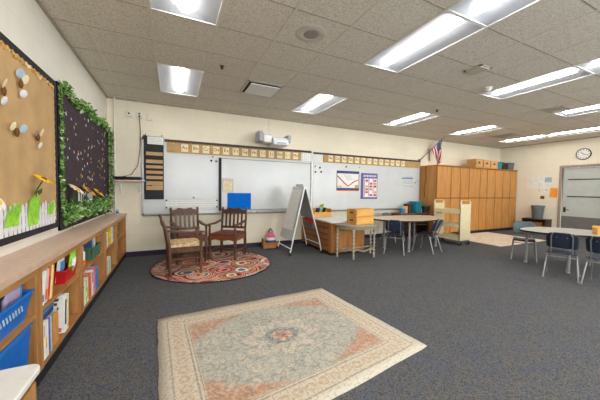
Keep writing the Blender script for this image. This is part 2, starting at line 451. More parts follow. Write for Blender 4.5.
# front wall with two daylight windows, behind the viewer
W = [(.4, 3.7), (4.3, 7.6), (8.2, 11.5)]
b = B(); xs = [XL] + [q for w in W for q in w] + [XR]
for i in range(0, len(xs), 2): b.box(xs[i], xs[i+1], YF-.1, YF, 0, ZC+.2)
for x0, x1 in W: b.box(x0, x1, YF-.1, YF, 0, .9); b.box(x0, x1, YF-.1, YF, 2.75, ZC+.2)
struct(b.obj('wall_front', 'wall', smooth=False), 'cream wall with two windows opposite the whiteboards', 'wall')
for i, (x0, x1) in enumerate(W):
    b = B()
    for q in (x0, (x0+x1)/2-.02, x1-.04): b.box(q, q+.04, YF-.07, YF-.01, .9, 2.75)
    b.box(x0, x1, YF-.07, YF-.01, .9, .94); b.box(x0, x1, YF-.07, YF-.01, 2.71, 2.75)
    w = struct(b.obj(f'window_{i+1}', 'alu', smooth=False), ('window nearest the bulletin boards', 'middle window', 'window nearest the door wall')[i] + ' in the wall opposite the whiteboards', 'window')
    B().box(x0+.02, x1-.02, YF-.045, YF-.04, .92, 2.73).obj('pane', 'glass', w)
    pl = bpy.data.lights.new('window_portal', 'AREA'); pl.shape = 'RECTANGLE'; pl.size = x1-x0; pl.size_y = 1.85; pl.cycles.is_portal = True
    po = bpy.data.objects.new('window_portal', pl); COL.objects.link(po); po.location = ((x0+x1)/2, YF-.12, 1.825); po.rotation_euler = (PI/2, 0, 0)
struct(B().box(XL, 7.78, YB-.008, YB, 0, .1).obj('baseboard_back', 'baseb', smooth=False), 'dark purple rubber base along the whiteboard wall', 'baseboard')
b = B(); b.box(XR-.008, XR, D0+.07, .16, 0, .1); b.box(XR-.008, XR, YF, D1-.07, 0, .1)
struct(b.obj('baseboard_right', 'baseb', smooth=False), 'dark purple rubber base along the door wall', 'baseboard')

# door in the right wall
b = B()
for y0, y1 in ((D0, D0+.07), (D1-.07, D1)): b.box(XR-.025, XR+.1, y0, y1, 0, DH+.07)
b.box(XR-.025, XR+.1, D1, D0, DH, DH+.07)
dr = struct(b.obj('door_1', 'doorframe', bevel=.004), 'grey door in a taupe steel frame on the right wall', 'door')
B().box(XR+.05, XR+.09, D1+.004, D0-.004, .62, DH-.004).obj('door_panel', 'doorgrey', dr)
B().box(XR+.05, XR+.09, D1+.004, D0-.004, .005, .62).obj('kick_panel', 'doordark', dr)
b = B()
for z in (1.235, 1.765): b.box(XR+.04, XR+.051, D1+.03, D0-.12, z-.014, z+.014)
b.obj('groove_rail', 'slot', dr)
b = B(); b.tube([(XR+.05, D0-.07, .82), (XR, D0-.07, .82), (XR-.005, D0-.1, .82), (XR-.005, D0-.2, .82)], .009); b.box(XR+.044, XR+.051, D0-.1, D0-.045, .74, .9)
b.obj('door_handle', 'slot', dr)

# ceiling: tiles as one face per grid cell, left open where a light is recessed
LIGHTS = [(1,0),(1,4),(5,0),(5,4),(5,6),(9,0),(9,4),(9,6),(13,0),(13,4),(13,6),(17,0),(17,2),(1,8),(5,10),(9,10),(13,10),(17,6)]  # trailing entries are unseen lamps, added to light the room
holes = {(c, r+k) for c, r in LIGHTS for k in (0, 1)}
b = B()
for c in range(-1, 20):
    x0, x1 = max(XL, c*CS), min(XR, (c+1)*CS)
    if x0 >= x1: continue
    for r in range(-2, 14):
        y1, y0 = min(YB, -r*RS), max(YF, -(r+1)*RS)
        if y0 >= y1 or (c, r) in holes: continue
        b.put([(x0,y0,ZC),(x1,y0,ZC),(x1,y1,ZC),(x0,y1,ZC)], [(0,1,2,3)])
ce = b.obj('ceiling', 'tile', smooth=False)
struct(ce, 'fissured tan tile ceiling with recessed lights', 'ceiling')
b = B()
for c in range(0, 20): b.box(c*CS-.012, c*CS+.012, YF, YB, ZC-.004, ZC+.02)
for r in range(-1, 14):
    if -r*RS > YB: continue
    for c in range(-1, 20):
        x0, x1 = max(XL, c*CS+.012), min(XR, (c+1)*CS-.012)
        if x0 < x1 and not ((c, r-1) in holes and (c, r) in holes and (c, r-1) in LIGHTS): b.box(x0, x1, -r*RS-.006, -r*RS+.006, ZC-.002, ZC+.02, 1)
for c, r in LIGHTS: pass
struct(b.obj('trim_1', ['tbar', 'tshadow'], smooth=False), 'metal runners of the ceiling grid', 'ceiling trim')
b = B(); b.box(XL, XL+.022, YF, YB, ZC-.025, ZC); b.box(XL, XR, YB-.022, YB, ZC-.025, ZC); b.box(XR-.022, XR, YF, YB, ZC-.025, ZC)
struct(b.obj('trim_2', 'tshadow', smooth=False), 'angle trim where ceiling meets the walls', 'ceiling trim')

# recessed troffers
def troffer(label, c, r):
    t = thing('ceiling_light', label, 'ceiling light', ((c+.5)*CS, -(r+1)*RS, ZC), 0, 'recessed ceiling lights')
    w, l = CS/2-.013, RS-.008
    b = B(); prof = [(-w, -.001), (-w*.75, .018), (-w*.42, .034), (-.1, .042), (.1, .042), (w*.42, .034), (w*.75, .018), (w, -.001)]
    q = .07
    b.surf(lambda u, v: (prof[round(u*7)][0], (-l+q)+2*(l-q)*v, prof[round(u*7)][1]), 7, 1)
    for s in (-1, 1):
        for (xa, za), (xb, zb) in zip(prof, prof[1:]): b.put([(xa, s*(l-q), za), (xb, s*(l-q), zb), (xb, s*l, -.001), (xa, s*l, -.001)], [(0, 1, 2, 3)])
    b.obj('reflector', 'reflector', t)
    b = B(); b.box(-w-.004, w+.004, -l-.004, l+.004, .075, .09)
    for s in (-1, 1): b.box(s*(w+.002)-.002, s*(w+.002)+.002, -l, l, .0, .08); b.box(-w, w, s*(l+.002)-.002, s*(l+.002)+.002, .0, .08)
    b.obj('housing', 'white', t)
    b = B()
    for s in (-1, 1): b.box(s*w-.008, s*w+.008, -l, l, -.006, .004); b.box(-w, w, s*l-.006, s*l+.006, -.006, .004)
    b.obj('frame', 'white', t)
    b = B(); R = .06; pr = [(R*math.cos(PI+PI*i/10), .038+.032*math.sin(PI+PI*i/10)) for i in range(11)]
    b.prism_y(pr, -l+.09, l-.09); b.obj('lens', 'lens', t)
    for s in (-1, 1):
        B().tube([(x*1.04, s*(l-.085), .038+(z-.038)*1.06) for x, z in pr], .005, 6).obj('end_cap', 'white', t)
LL = {(1,0): 'square-looking ceiling light above the pocket chart and wooden armchairs', (1,4): 'ceiling light cut by the top edge, left of the round speaker',
 (5,0): 'short ceiling light above the white easel and projector', (5,4): 'big near ceiling light, far half of the pair right of the round speaker',
 (5,6): 'big near ceiling light, half cut by the top edge', (9,0): 'short ceiling light above the posters on the second whiteboard',
 (9,4): 'long ceiling light right of the flat white ceiling plate, left half', (9,6): 'long ceiling light cut by the right edge, under the big near one',
 (13,0): 'short ceiling light above the flag and oak cabinets', (13,4): 'ceiling light above the doorway clock, far half of its row',
 (13,6): 'ceiling light of the clock row, out past the right edge', (17,0): 'farthest ceiling light, next to the cabinet end of the right wall',
 (17,2): 'farthest row ceiling light running along over the clock', (1,8): 'added unseen ceiling light behind the viewer by the bulletin boards', (5,10): 'added unseen ceiling light behind the viewer in the second row',
 (9,10): 'added unseen ceiling light behind the viewer in the third row', (13,10): 'added unseen ceiling light behind the viewer in the fourth row', (17,6): 'added unseen ceiling light behind the round table along the door wall'}
for c, r in LIGHTS: troffer(LL[(c, r)], c, r)

# other ceiling fittings
def vent(name, label, x, y, s, sy=None):
    sy = sy or s
    t = thing(name, label, 'air vent', (x, y, ZC))
    b = B(); h, k = s/2, sy/2
    for q in (-1, 1): b.box(q*(h-.02)-.02, q*(h-.02)+.02, -k, k, -.008, 0); b.box(-h, h, q*(k-.02)-.02, q*(k-.02)+.02, -.008, 0)
    b.obj('vent_frame', 'vent', t)
    return t, h, k
t, h, k = vent('air_diffuser', 'square supply vent with a drop panel between two ceiling lights', 3.5*CS, -1.5*RS, .6)
B().box(-h+.04, h-.04, -k+.04, k-.04, -.003, 0).obj('vent_throat', 'slot', t)
B().bx((0, -.03, -.03), (h*2-.13, k*2-.14, .01)).bx((0, 0, -.015), (.06, .06, .03)).obj('drop_panel', 'white', t)
t, h, k = vent('ceiling_plate', 'small flat white plate on the ceiling between two long lights', 4.53, -2.95, .24)
B().box(-h+.02, h-.02, -k+.02, k-.02, -.02, 0).obj('plate', 'vent', t, bevel=.006)
t, h, k = vent('return_grille', 'tan ceiling grille near the far right corner', 9.62, -.62, .56)
b = B(); b.box(-h+.03, h-.03, -k+.03, k-.03, -.002, 0)
for i in range(9): b.bx((0, -k+.06+i*(2*k-.12)/8, -.008), (2*h-.08, .035, .004), (.5, 0, 0))
b.obj('louvers', 'vent', t)
t, h, k = vent('return_grille', 'ceiling grille beside the light row over the clock', 7.62, -2.55, .34)
b = B(); b.box(-h+.03, h-.03, -k+.03, k-.03, -.002, 0)
for i in range(9): b.bx((0, -k+.06+i*(2*k-.12)/8, -.008), (2*h-.08, .03, .004), (.5, 0, 0))
b.obj('louvers', 'vent', t)
t = thing('ceiling_speaker', 'round white ceiling speaker with a grey mesh', 'speaker', (2.135, -2.68, ZC))
B().lathe([(.075, -.004), (.085, -.008), (.14, -.007), (.165, -.002), (.165, 0)], n=28).obj('rim', 'spkrim', t)
B().lathe([(0.001, -.009), (.05, -.008), (.082, -.006), (.078, 0)], n=28).obj('mesh_grille', 'speaker', t)
for x, y, l in ((1.41, -1.48, 'dark sprinkler dot on the ceiling between two vents and lights at left'), (5.67, -1.44, 'dark sprinkler dot on the ceiling over the second whiteboard')):
    t = thing('ceiling_sprinkler', l, 'sprinkler', (x, y, ZC))
    B().lathe([(.03, .004), (.03, -.006), (.012, -.012)], n=14).obj('plate', 'brown', t)
    B().lathe([(.012, -.01), (.012, -.03), (.02, -.034), (.02, -.038)], n=12).obj('sprinkler_head', 'slot', t)
t = thing('motion_sensor', 'small white sensor beside the tip of a long ceiling light', 'sensor', (5.33, -2.62, ZC))
B().lathe([(.06, .004), (.06, -.02), (.05, -.03)], n=16).obj('base', 'offwhite', t)
B().lathe([(.045, -.028), (.035, -.05), (.012, -.06)], n=14).obj('dome', 'white', t)
# ================================================================== WHITEBOARD WALL
def whiteboard(name, label, x0, x1, z0, z1, front, mats=('board', 'alu'), edge=.03, left=None, tray=True, back=-.001):
    """front = y of the writing surface"""
    t = thing(name, label, 'whiteboard', ((x0+x1)/2, YB, z0)); w = (x1-x0)/2; h = z1-z0; d = front-YB
    B().box(-w+.01, w-.01, d, back, .01, h-.01).obj('writing_surface', mats[0], t, smooth=False)
    b = B(); e = edge
    b.box(-w, -w+(left or e), d-.012, back, 0, h); b.box(w-e, w, d-.012, back, 0, h)
    b.box(-w, w, d-.012, back, h-e, h); b.box(-w, w, d-.012, back, 0, e)
    b.obj('frame', mats[1], t, smooth=False)
    if tray:
        b = B(); b.prism_x([(d-.075, -.005), (d-.08, .012), (d-.07, .004), (d, .006), (d, -.03), (d-.01, -.03)], -w+.02, w-.02)
        b.obj('marker_tray', 'alu', t)
    return t
YW = YB-.022
whiteboard('whiteboard', 'long whiteboard at left behind the armchairs and pocket chart', .27, 3.955, .81, 2.30, YW)
whiteboard('whiteboard', 'long whiteboard at right holding two colourful posters', 3.985, 7.765, .81, 2.28, YW)
t = whiteboard('interactive_whiteboard', 'interactive whiteboard with a dark left edge under the projector', 1.705, 3.93, .865, 2.0, YB-.05, ('board', 'greymetal'), .016, .05, False, -.0225)
B().box(-1.1125, -1.0625, -.075, -.062, 0, 1.135).obj('edge_bar', 'charcoal', t, smooth=False)
b = B()
for z in (.25, .45, .65): b.box(1.09, 1.105, -.066, -.062, z, z+.05)
b.obj('tool_button', 'greyink', t)
tag(B().box(-.0125, .0125, -.036, 0, 0, 1.50).obj('joint_strip', 'white', loc=(3.97, YB, .80), smooth=False), 'white upright strip between the two long whiteboards', 'strip')

YS = YW-.002                              # paper pinned over the boards
def strip(name, label, x0, x1, z0, z1, mat):
    return tag(B().box(-(x1-x0)/2, (x1-x0)/2, -.003, 0, 0, z1-z0).obj(name, mat, loc=((x0+x1)/2, YS-.012, z0), smooth=False), label, 'paper strip')
strip('paper_strip', 'tan paper strip carrying alphabet cards over the left whiteboard', .70, 3.66, 2.05, 2.255, 'kraft2')
strip('paper_strip', 'tan paper strip carrying alphabet cards over the right whiteboard', 4.28, 7.73, 2.05, 2.235, 'kraft2')
def scallop(label, x0, x1, z0, z1):
    n = int((x1-x0)/.055); P = [(-(x1-x0)/2, z1-z0)]
    for i in range(n+1):
        x = -(x1-x0)/2 + (x1-x0)*i/n
        P += [(x, 0)] if i in (0, n) else [(x-.012, .0), (x, .012), (x+.012, 0)]
    P.append(((x1-x0)/2, z1-z0))
    return tag(B().prism_y(P, -.004, 0).obj('scalloped_border', 'espresso', loc=((x0+x1)/2, YS-.015, z0), smooth=False), label, 'border strip')
scallop('dark scalloped border along the top of the left whiteboard', .66, 3.94, 2.25, 2.305)
scallop('dark scalloped border along the top of the right whiteboard', 4.0, 7.75, 2.235, 2.285)
for l, x0, x1 in (('white dotted paper strip at the right end of the left whiteboard', 3.67, 3.945), ('white dotted paper strip at the left end of the right whiteboard', 3.995, 4.27)):
    t = thing('dotted_strip', l, 'paper strip', ((x0+x1)/2, YS-.012, 2.05))
    w = (x1-x0)/2; b = B(); b.box(-w, w, -.003, 0, 0, .2)
    for i in range(5):
        for j in range(4): b.bx((-w+.03+i*(2*w-.06)/4, -.0035, .03+j*.047), (.016, .002, .022), m=1)
    b.obj('printed_backing', ['white', 'greyink'], t, smooth=False)

# alphabet cards
def text_mesh(body, size, mat, parent, loc, rot=(PI/2, 0, 0), name='lettering', ex=.0006, align='CENTER'):
    cu = bpy.data.curves.new('lettering', 'FONT'); cu.body = body; cu.size = size; cu.extrude = ex
    cu.align_x = align; cu.align_y = 'CENTER'; cu.resolution_u = 3
    o = bpy.data.objects.new('tmp', cu); COL.objects.link(o)
    me = bpy.data.meshes.new_from_object(o.evaluated_get(bpy.context.evaluated_depsgraph_get()))
    bpy.data.objects.remove(o); me.name = name; me.materials.clear(); me.materials.append(M[mat])
    q = bpy.data.objects.new(name, me); COL.objects.link(q); q.parent = parent; q.location = loc; q.rotation_euler = rot
    return q
for i, ch in enumerate('ABCDEFGHIJKLMNOPQRSTUVWXYZ'):
    k = i % 13; x = 1.03+k*.2065 if i < 13 else 4.50+k*.2105
    side = 'left' if i < 13 else 'right'
    t = thing('alphabet_card', f'cream alphabet card with the letter {ch} on the {side} tan strip', 'alphabet card', (x, YS-.0155, 2.075), 0, 'alphabet cards above the whiteboards')
    B().box(-.066, .066, -.003, 0, 0, .155).obj('card', 'cream', t, smooth=False)
    text_mesh(ch, .1, 'ink', t, (-.022, -.004, .088)); text_mesh(ch.lower(), .085, 'ink', t, (.034, -.004, .084))

# pocket chart at the left end
t = thing('pocket_chart', 'black hanging pocket chart with tan strips at the whiteboard end', 'pocket chart', (.475, YS-.014, 1.11))
B().box(-.172, .172, -.004, 0, 0, 1.23).obj('backing', 'black', t, smooth=False)
b = B(); b.box(-.11, .168, -.008, -.004, 1.075, 1.222); b.obj('header_card', 'paper', t)
b = B()
for i in range(4): b.box(-.09, .15, -.0088, -.0078, 1.10+i*.028, 1.104+i*.028)
b.obj('header_lines', 'greyink', t)
for z0, z1 in ((.85, .925), (.70, .775), (.60, .665), (.495, .562), (.39, .46)):
    B().box(-.135, .155, -.009, -.004, z0, z1).obj('strip_card', 'kraft', t, smooth=False)
    B().box(-.165, .165, -.0105, -.0085, z0-.02, z0+.008).obj('pocket', 'charcoal', t, smooth=False)
B().box(-.135, .155, -.009, -.004, .185, .355).obj('strip_card', 'kraft', t, smooth=False)
b = B(); b.box(-.13, -.03, -.0105, -.0088, .262, .278)
b.obj('dark_bar', 'charcoal', t)
b = B()
for q in range(6): b.tube([(.0+.022*q, -.0098, .27), (.01+.022*q, -.0098, .3-.02*(q % 2)), (.02+.022*q, -.0098, .262)], .0022, 5)
b.obj('scribble', 'brown', t)
for x in (-.14, .14): B().tube([(x, -.004, 1.23), (x, -.012, 1.25), (x, -.004, 1.27)], .006).obj('hanging_hook', 'black', t)
b = B(); b.box(-.18, -.13, -.02, -.004, 1.16, 1.24); b.obj('corner_clip', 'black', t)

# ruled sheet with magnets on the left board
t = thing('writing_chart', 'white laminated chart with pale ruled lines low on the left whiteboard', 'chart', (1.18, YS, .92))
B().box(-.5, .5, -.003, 0, 0, .2).obj('sheet', 'white', t, smooth=False)
b = B()
for z in (.012, .05, .1, .15, .19): b.box(-.49, .49, -.004, -.003, z-.003, z+.003)
b.obj('ruled_lines', 'greyink', t, smooth=False)
def magnet(label, x, z, mat, y=YS, r=.017):
    t = tag(B().lathe([(r, 0), (r, .008), (r*.7, .012)], n=12).obj('magnet', mat), label, 'magnet')
    t.location = (x, y, z); t.rotation_euler = (PI/2, 0, 0); return t
for x, z, l in ((.69, 1.09, 'upper left corner'), (1.2, 1.145, 'top middle'), (1.665, 1.085, 'upper right corner'), (.69, .945, 'lower left corner'), (1.665, .945, 'lower right corner')):
    magnet(f'round dark magnet at the {l} of the ruled chart', x, z, 'slot', YS-.004 if l != 'top middle' else YS)
for x, z, m, l in ((1.58, 2.01, 'gold', 'gold magnet under the tan strip left of the interactive board'), (1.55, 1.93, 'slot', 'dark magnet left of the interactive board top'), (1.65, 1.92, 'denim', 'blue magnet touching the interactive board top corner')):
    magnet(l, x, z, m, YS, .022)
for x, z, m, l in ((4.06, 1.93, 'lime', 'green'), (4.2, 1.905, 'denim', 'blue'), (4.07, 1.79, 'brown', 'brown'), (4.235, 1.80, 'slot', 'black')):
    magnet(f'{l} magnet in the cluster at the left end of the right whiteboard', x, z, m, YS, .026)
magnet('dark magnet above the wide arrow poster', 5.0, 1.965, 'slot', YS, .022); magnet('grey magnet above the tall purple poster', 5.44, 1.965, 'greymetal', YS, .02)

YI = YB-.051
t = thing('notice', 'tan notice sheet in a grey sleeve on the interactive whiteboard', 'notice', (1.895, YI, 1.265))
B().box(-.118, .118, -.003, 0, 0, .3).obj('sleeve', 'greyink', t, smooth=False)
B().box(-.1, .1, -.005, -.003, .012, .235).obj('sheet', 'cream', t, smooth=False); B().box(-.1, .1, -.005, -.003, .24, .288).obj('heading_block', 'palepink', t, smooth=False)
b = B()
for i in range(7): b.box(-.085, .085-.03*(i % 3), -.0056, -.0048, .035+i*.027, .039+i*.027)
b.obj('text_lines', 'brown', t, smooth=False)
tag(B().box(-.263, .263, -.003, 0, 0, .385).obj('blue_paper', 'blue2', loc=(2.145, YI-.001, .862), smooth=False), 'bright blue sheet of paper on the interactive whiteboard', 'paper')
t = thing('marker', 'red dry erase marker on the tray by the blue sheet', 'marker', (2.5, YW-.04, .827))
B().tube([(-.06, 0, 0), (.03, 0, 0)], .009, 10).obj('barrel', 'white', t); B().tube([(.03, 0, 0), (.065, 0, 0)], .01, 10).obj('cap', 'red', t)

# posters
t = thing('poster', 'wide poster with a red V-shaped arrow and blue bands', 'poster', (5.07, YS, 1.315))
B().box(-.365, .365, -.003, 0, 0, .54).obj('sheet', 'paper', t, smooth=False)
b = B(); b.box(-.365, .365, -.004, -.003, .47, .54); b.box(-.365, .365, -.004, -.003, .03, .085); b.box(-.365, -.345, -.004, -.003, .03, .54); b.box(.345, .365, -.004, -.003, .03, .54)
b.obj('blue_band', 'denim', t, smooth=False)
b = B(); b.tube([(-.34, -.004, .4), (-.12, -.004, .22), (.0, -.004, .14), (.03, -.004, .15), (.2, -.004, .26), (.33, -.004, .31)], .014, 6); b.obj('arrow_line', 'inkred', t)
b = B()
for i in range(4): b.box(-.335+i*.035, -.31+i*.035, -.0045, -.003, .1, .13+.02*(i % 2))
b.obj('picture_row', 'gold', t, smooth=False); B().box(.22, .33, -.0045, -.003, .09, .17).obj('small_picture', 'gold', t, smooth=False)
b = B()
for i in range(5): b.box(-.13+.02*i, .05+.03*i, -.0045, -.003, .43-i*.03, .436-i*.03)
b.tube([(-.3+.3*math.cos(q/10*PI)*.5+.15, -.0035, .3+.1*math.sin(q/10*PI)) for q in range(11)], .003, 5); b.obj('text_lines', 'greyink', t, smooth=False)
B().box(-.36, .36, -.004, -.003, .004, .03).obj('colour_band', 'orange', t, smooth=False)
t = thing('poster', 'tall purple bordered poster with columns of small pictures', 'poster', (5.785, YS, 1.105))
B().box(-.29, .29, -.003, 0, 0, .715).obj('sheet', 'purple', t, smooth=False)
b = B(); b.box(-.2, .27, -.0045, -.003, .05, .57); b.obj('inner_panel', 'paper', t, smooth=False)
b = B()
for i in range(3): b.box(-.19+i*.155, -.17+i*.155+.02, -.006, -.0045, .07, .56)
b.obj('column_stripe', 'lilac', t, smooth=False)
for i in range(3):
    for j in range(6):
        if (i*5+j*3) % 4: B().box(-.13+i*.15, -.05+i*.15, -.0062, -.0045, .08+j*.08, .135+j*.08).obj('small_picture', 'inkred' if (i+j) % 3 else 'gold', t, smooth=False)
b = B()
for i in range(8): b.box(-.2+i*.058, -.165+i*.058, -.0045, -.003, .61+.01*(i % 2), .665)
b.obj('heading_marks', 'white', t, smooth=False)

# handwriting on the right board
t = thing('handwriting', 'blue marker handwriting with small red magnets on the right whiteboard', 'handwriting', (7.28, YS-.0005, 1.5))
b = B()
for i in range(9): b.tube([(-.21+i*.045, 0, .2), (-.19+i*.045, 0, .25+.02*(i % 2)), (-.175+i*.045, 0, .205)], .006, 5)
b.obj('blue_scrawl', 'inkblue', t)
b = B()
for z in (.13, .07, -.02):
    for i in range(12): b.tube([(-.22+i*.036, 0, z), (-.205+i*.036, 0, z+.025), (-.19+i*.036, 0, z)], .0025, 4)
b.obj('pale_scrawl', 'greyink', t)
magnet('small dark blue magnet at the left end of the blue handwriting', 7.03, 1.71, 'denim', YS, .018); magnet('small red magnet right of the blue handwriting', 7.57, 1.6, 'red', YS, .02); magnet('small pink magnet at the far right edge of the whiteboard', 7.66, 1.65, 'pink', YS, .018)

# short-throw projector above the interactive board
t = thing('projector', 'white wall mounted projector with grey end caps above the whiteboard', 'projector', (2.86, YB, 2.31))
B().bx((0, -.015, .15), (.24, .03, .2)).bx((0, -.16, .15), (.13, .28, .06)).bx((0, -.3, .06), (.5, .2, .03)).obj('mounting_bracket', 'white', t, bevel=.006)
b = B(); b.prism_x([(-.5, .0), (-.5, .09), (-.42, .17), (-.2, .18), (-.16, .15), (-.16, .0)], -.08, .27); b.obj('body', 'projwhite', t, bevel=.015)
b = B(); b.prism_x([(-.42, .05), (-.42, .2), (-.36, .26), (-.16, .26), (-.12, .2), (-.12, .05)], -.27, -.09); b.obj('side_housing', 'white', t, bevel=.012)
b = B(); b.prism_x([(-.44, .06), (-.44, .22), (-.38, .29), (-.16, .29), (-.12, .22), (-.12, .06)], -.385, -.28); b.obj('end_cap', 'projgrey', t, bevel=.02)
b = B(); b.prism_x([(-.47, .07), (-.47, .2), (-.42, .245), (-.22, .245), (-.18, .2), (-.18, .07)], .27, .345); b.obj('end_cap', 'projgrey', t, bevel=.015)
b = B(); b.box(.0, .22, -.504, -.498, .02, .06); b.obj('lens_window', 'greyink', t)
t = thing('conduit', 'thin conduit running from the projector up to the ceiling', 'conduit', (2.84, YB-.015, 2.57))
B().box(-.012, .012, 0, .014, 0, .4).obj('raceway', 'offwhite', t); B().box(-.03, .03, -.005, .014, -.06, .02).obj('junction_plate', 'offwhite', t)

# shelf with a flat black player, outlets, cords, conduit pipe at the corner
t = thing('corner_shelf', 'small pale wall shelf on white brackets in the back left corner', 'shelf', (.03, YB, 1.45))
B().box(-.17, .29, -.27, 0, 0, .025).obj('board', 'ledge', t, bevel=.003)
for x in (-.11, .2):
    b = B(); b.box(x-.012, x+.012, -.012, 0, -.24, 0); b.box(x-.012, x+.012, -.25, 0, -.012, 0); b.tube([(x, -.005, -.22), (x, -.11, -.1), (x, -.22, -.01)], .007, 6); b.obj('bracket', 'white', t)
t = thing('video_player', 'flat black video player on the corner wall shelf', 'player', (.06, YB-.14, 1.476))
B().box(-.2, .21, -.12, .1, .008, .06).obj('case', 'black', t, bevel=.006); B().box(-.2, .0, -.122, -.119, .025, .045).obj('disc_slot', 'slot', t)
b = B()
for x in (-.17, .17):
    for y in (-.09, .07): b.lathe([(.012, 0), (.012, .01)], (x, y, 0), 10)
b.obj('foot', 'slot', t)
def outlet(label, x, z, dark, holes=2):
    t = thing('outlet', label, 'outlet', (x, YB, z))
    B().box(-.045, .045, -.04, 0, -.06, .06).obj('box', 'offwhite', t, bevel=.005)
    b = B()
    if holes:
        for q in ((-.022, .024) if holes == 2 else (.0,)):
            b.lathe([(.018, 0), (.018, .002)], (0, 0, 0), 12) if 0 else b.bx((0, -.041, q), (.03, .004, .028))
        b.obj('socket', dark, t)
    return t
outlet('white outlet box with one dark hole high above the corner shelf', .065, 2.73, 'slot', 1); outlet('white double outlet with black sockets above the corner shelf', .235, 2.72, 'black', 2); outlet('blank white wall plate right of the double outlet', .405, 2.7, 'slot', 0)
tag(B().box(-.008, .008, -.012, 0, 0, .2).obj('raceway', 'offwhite', loc=(.07, YB, 2.79)), 'thin raceway from the left outlet up to the ceiling', 'conduit')
c = [(.235, -.045, 1.24), (.25, -.03, .95), (.24, -.02, .6), (.2, -.02, .3), (.1, -.06, .13), (0, -.12, .085), (-.05, -.14, .075)]
tag(B().tube([(x, y, z) for x, y, z in c], .006, 6).obj('power_cord', 'charcoal', loc=(0, YB, 1.46)), 'dark power cord hanging from the outlet to the black player', 'cord')
tag(B().tube([(.24, -.14, .06), (.3, -.12, .05), (.36, -.05, -.02), (.42, -.03, -.1), (.43, -.03, -.25)], .007, 6).obj('network_cable', 'ltblue', loc=(0, YB, 1.46)), 'blue cable running from the player to the pocket chart', 'cord')
tag(B().tube([(0, 0, 0), (0, 0, 2.895)], .014, 10).obj('pipe', 'offwhite', loc=(-.17, YB-.02, .1)), 'cream painted pipe standing in the back left corner', 'pipe')

# flag on the wall bracket above the cabinets
t = thing('flag', 'American flag on a slanted pole above the left end of the cabinets', 'flag', (7.72, YB, 2.28))
p0, p1 = Vector((0, -.03, 0)), Vector((.58, -.37, .70)); dv = (p1-p0).normalized()
B().tube([p0, p1], .012, 8).obj('pole', 'bin', t); B().ball(p1+dv*.02, (.018, .018, .03), 8).obj('finial', 'gold', t)
B().bx((0, -.01, 0), (.05, .02, .1)).obj('mounting_plate', 'charcoal', t)
L, Hh = .66, .44                          # fly, hoist
a0 = p0 + dv*.9*.98 if 0 else p1-dv*.02
def fp(u, v):                             # u along the fly (hangs down), v along the hoist (down the pole)
    q = a0 - dv*(v*Hh)
    s = u*L; pull = .10*math.sin(u*1.6)*(1-v)
    return (q.x + .12*u*(v) + .05*math.sin(v*9+u*3)*u*.6 + (.26*v-.06)*u, q.y + .045*math.sin(v*14+u*4)*(.2+u), q.z - s*(1-.25*v))
b = B(); b.surf(fp, 26, 26, lambda i, j: (2 if (i < 11 and j < 14) else (0 if (j//2) % 2 == 0 else 1)))
fl = b.obj('cloth', ['flagred', 'flagwhite', 'flagblue'], t, smooth=True, solid=.003)
b = B()
for i in range(5):
    for j in range(6):
        q = fp((i+.6+.0*(j % 2))/26*2, (j+.5)/26*2.2)
        b.ball(q, (.009, .009, .009), 6)
b.obj('stars', 'flagwhite', fl)
t = thing('cable', 'black cable coming down the wall onto the cabinet side', 'cord', (0, 0, 0))
bpy.data.objects.remove(t)
tag(B().tube([(0, -.02, 0), (0, -.02, -.1), (.01, -.02, -.36)], .012, 6).obj('strap', 'black', loc=(8.14, YB, 2.66)), 'short black strap hanging on the wall beside the flag', 'strap')
tag(B().tube([(0, .0, 0), (-.01, .02, -.12), (-.012, -.03, -.3), (-.012, .03, -.7), (-.012, .0, -.95)], .008, 6).obj('power_cord', 'charcoal', loc=(7.775, .55, 2.115)), 'dark cord hanging down the left side of the oak cabinets', 'cord')
# ================================================================== LEFT WALL: bulletin boards
# pieces on this wall are built facing +x; y along the wall
def leaf_blob(b, path, n, spread, size, rnd, bias=(0, 0, 0)):
    for i in range(n):
        q = rnd.random()*(len(path)-1); k = int(q); f = q-k
        p = Vector(path[k]).lerp(Vector(path[min(k+1, len(path)-1)]), f)
        p = p + Vector([rnd.gauss(0, s)+o for s, o in zip(spread, bias)]); p.x = max(p.x, .008)
        s = size*rnd.uniform(.7, 1.25)
        E_ = Euler((rnd.uniform(-1.2, 1.2), rnd.uniform(-.9, .9), rnd.uniform(0, 6.28))).to_matrix()
        pts = [(0, -s*.5, 0), (s*.28, -s*.15, .004), (s*.3, s*.1, .0), (0, s*.55, -.006), (-s*.3, s*.1, 0), (-s*.28, -s*.15, .004), (0, 0, .01)]
        vs = [p + E_ @ Vector(v) for v in pts]
        for v in vs: v.x = max(v.x, .004)
        b.put(vs, [(6, 0, 1), (6, 1, 2), (6, 2, 3), (6, 3, 4), (6, 4, 5), (6, 5, 0)])
rnd = random.Random(3)
y0, y1, z0, z1 = -4.7, -1.735, .93, 2.395
t = thing('bulletin_board', 'tan bulletin board with a dark scalloped border and flying insects', 'bulletin board', (XL, (y0+y1)/2, z0))
h = (y1-y0)/2; H = z1-z0
B().box(.001, .02, -h, h, 0, H).obj('backing', 'kraft', t, smooth=False)
b = B()
def scal(n, a0_, a1_, inner, outer):      # returns polygon pts: outer edge straight, inner edge wavy
    P = []
    for i in range(n+1):
        a = a0_+(a1_-a0_)*i/n; P.append((a, inner+(.010 if i % 2 else -.003)))
    return P
top = [(-h, H), (h, H)] + [(y, z) for y, z in reversed(scal(84, -h, h, H-.055, H))]
b.prism_x(top, .02, .024)
b.prism_x([(-h, 0), (h, 0)] + [(y, .075-(z-.075)) for y, z in reversed(scal(84, -h, h, .075, 0))], .02, .024)
side = [(h, 0), (h, H)] + [(h-.045-(.01 if i % 2 else -.002), H-H*i/42) for i in range(43)]
b.prism_x(side, .0205, .0245); b.prism_x([(-y, z) for y, z in side], .0205, .0245)
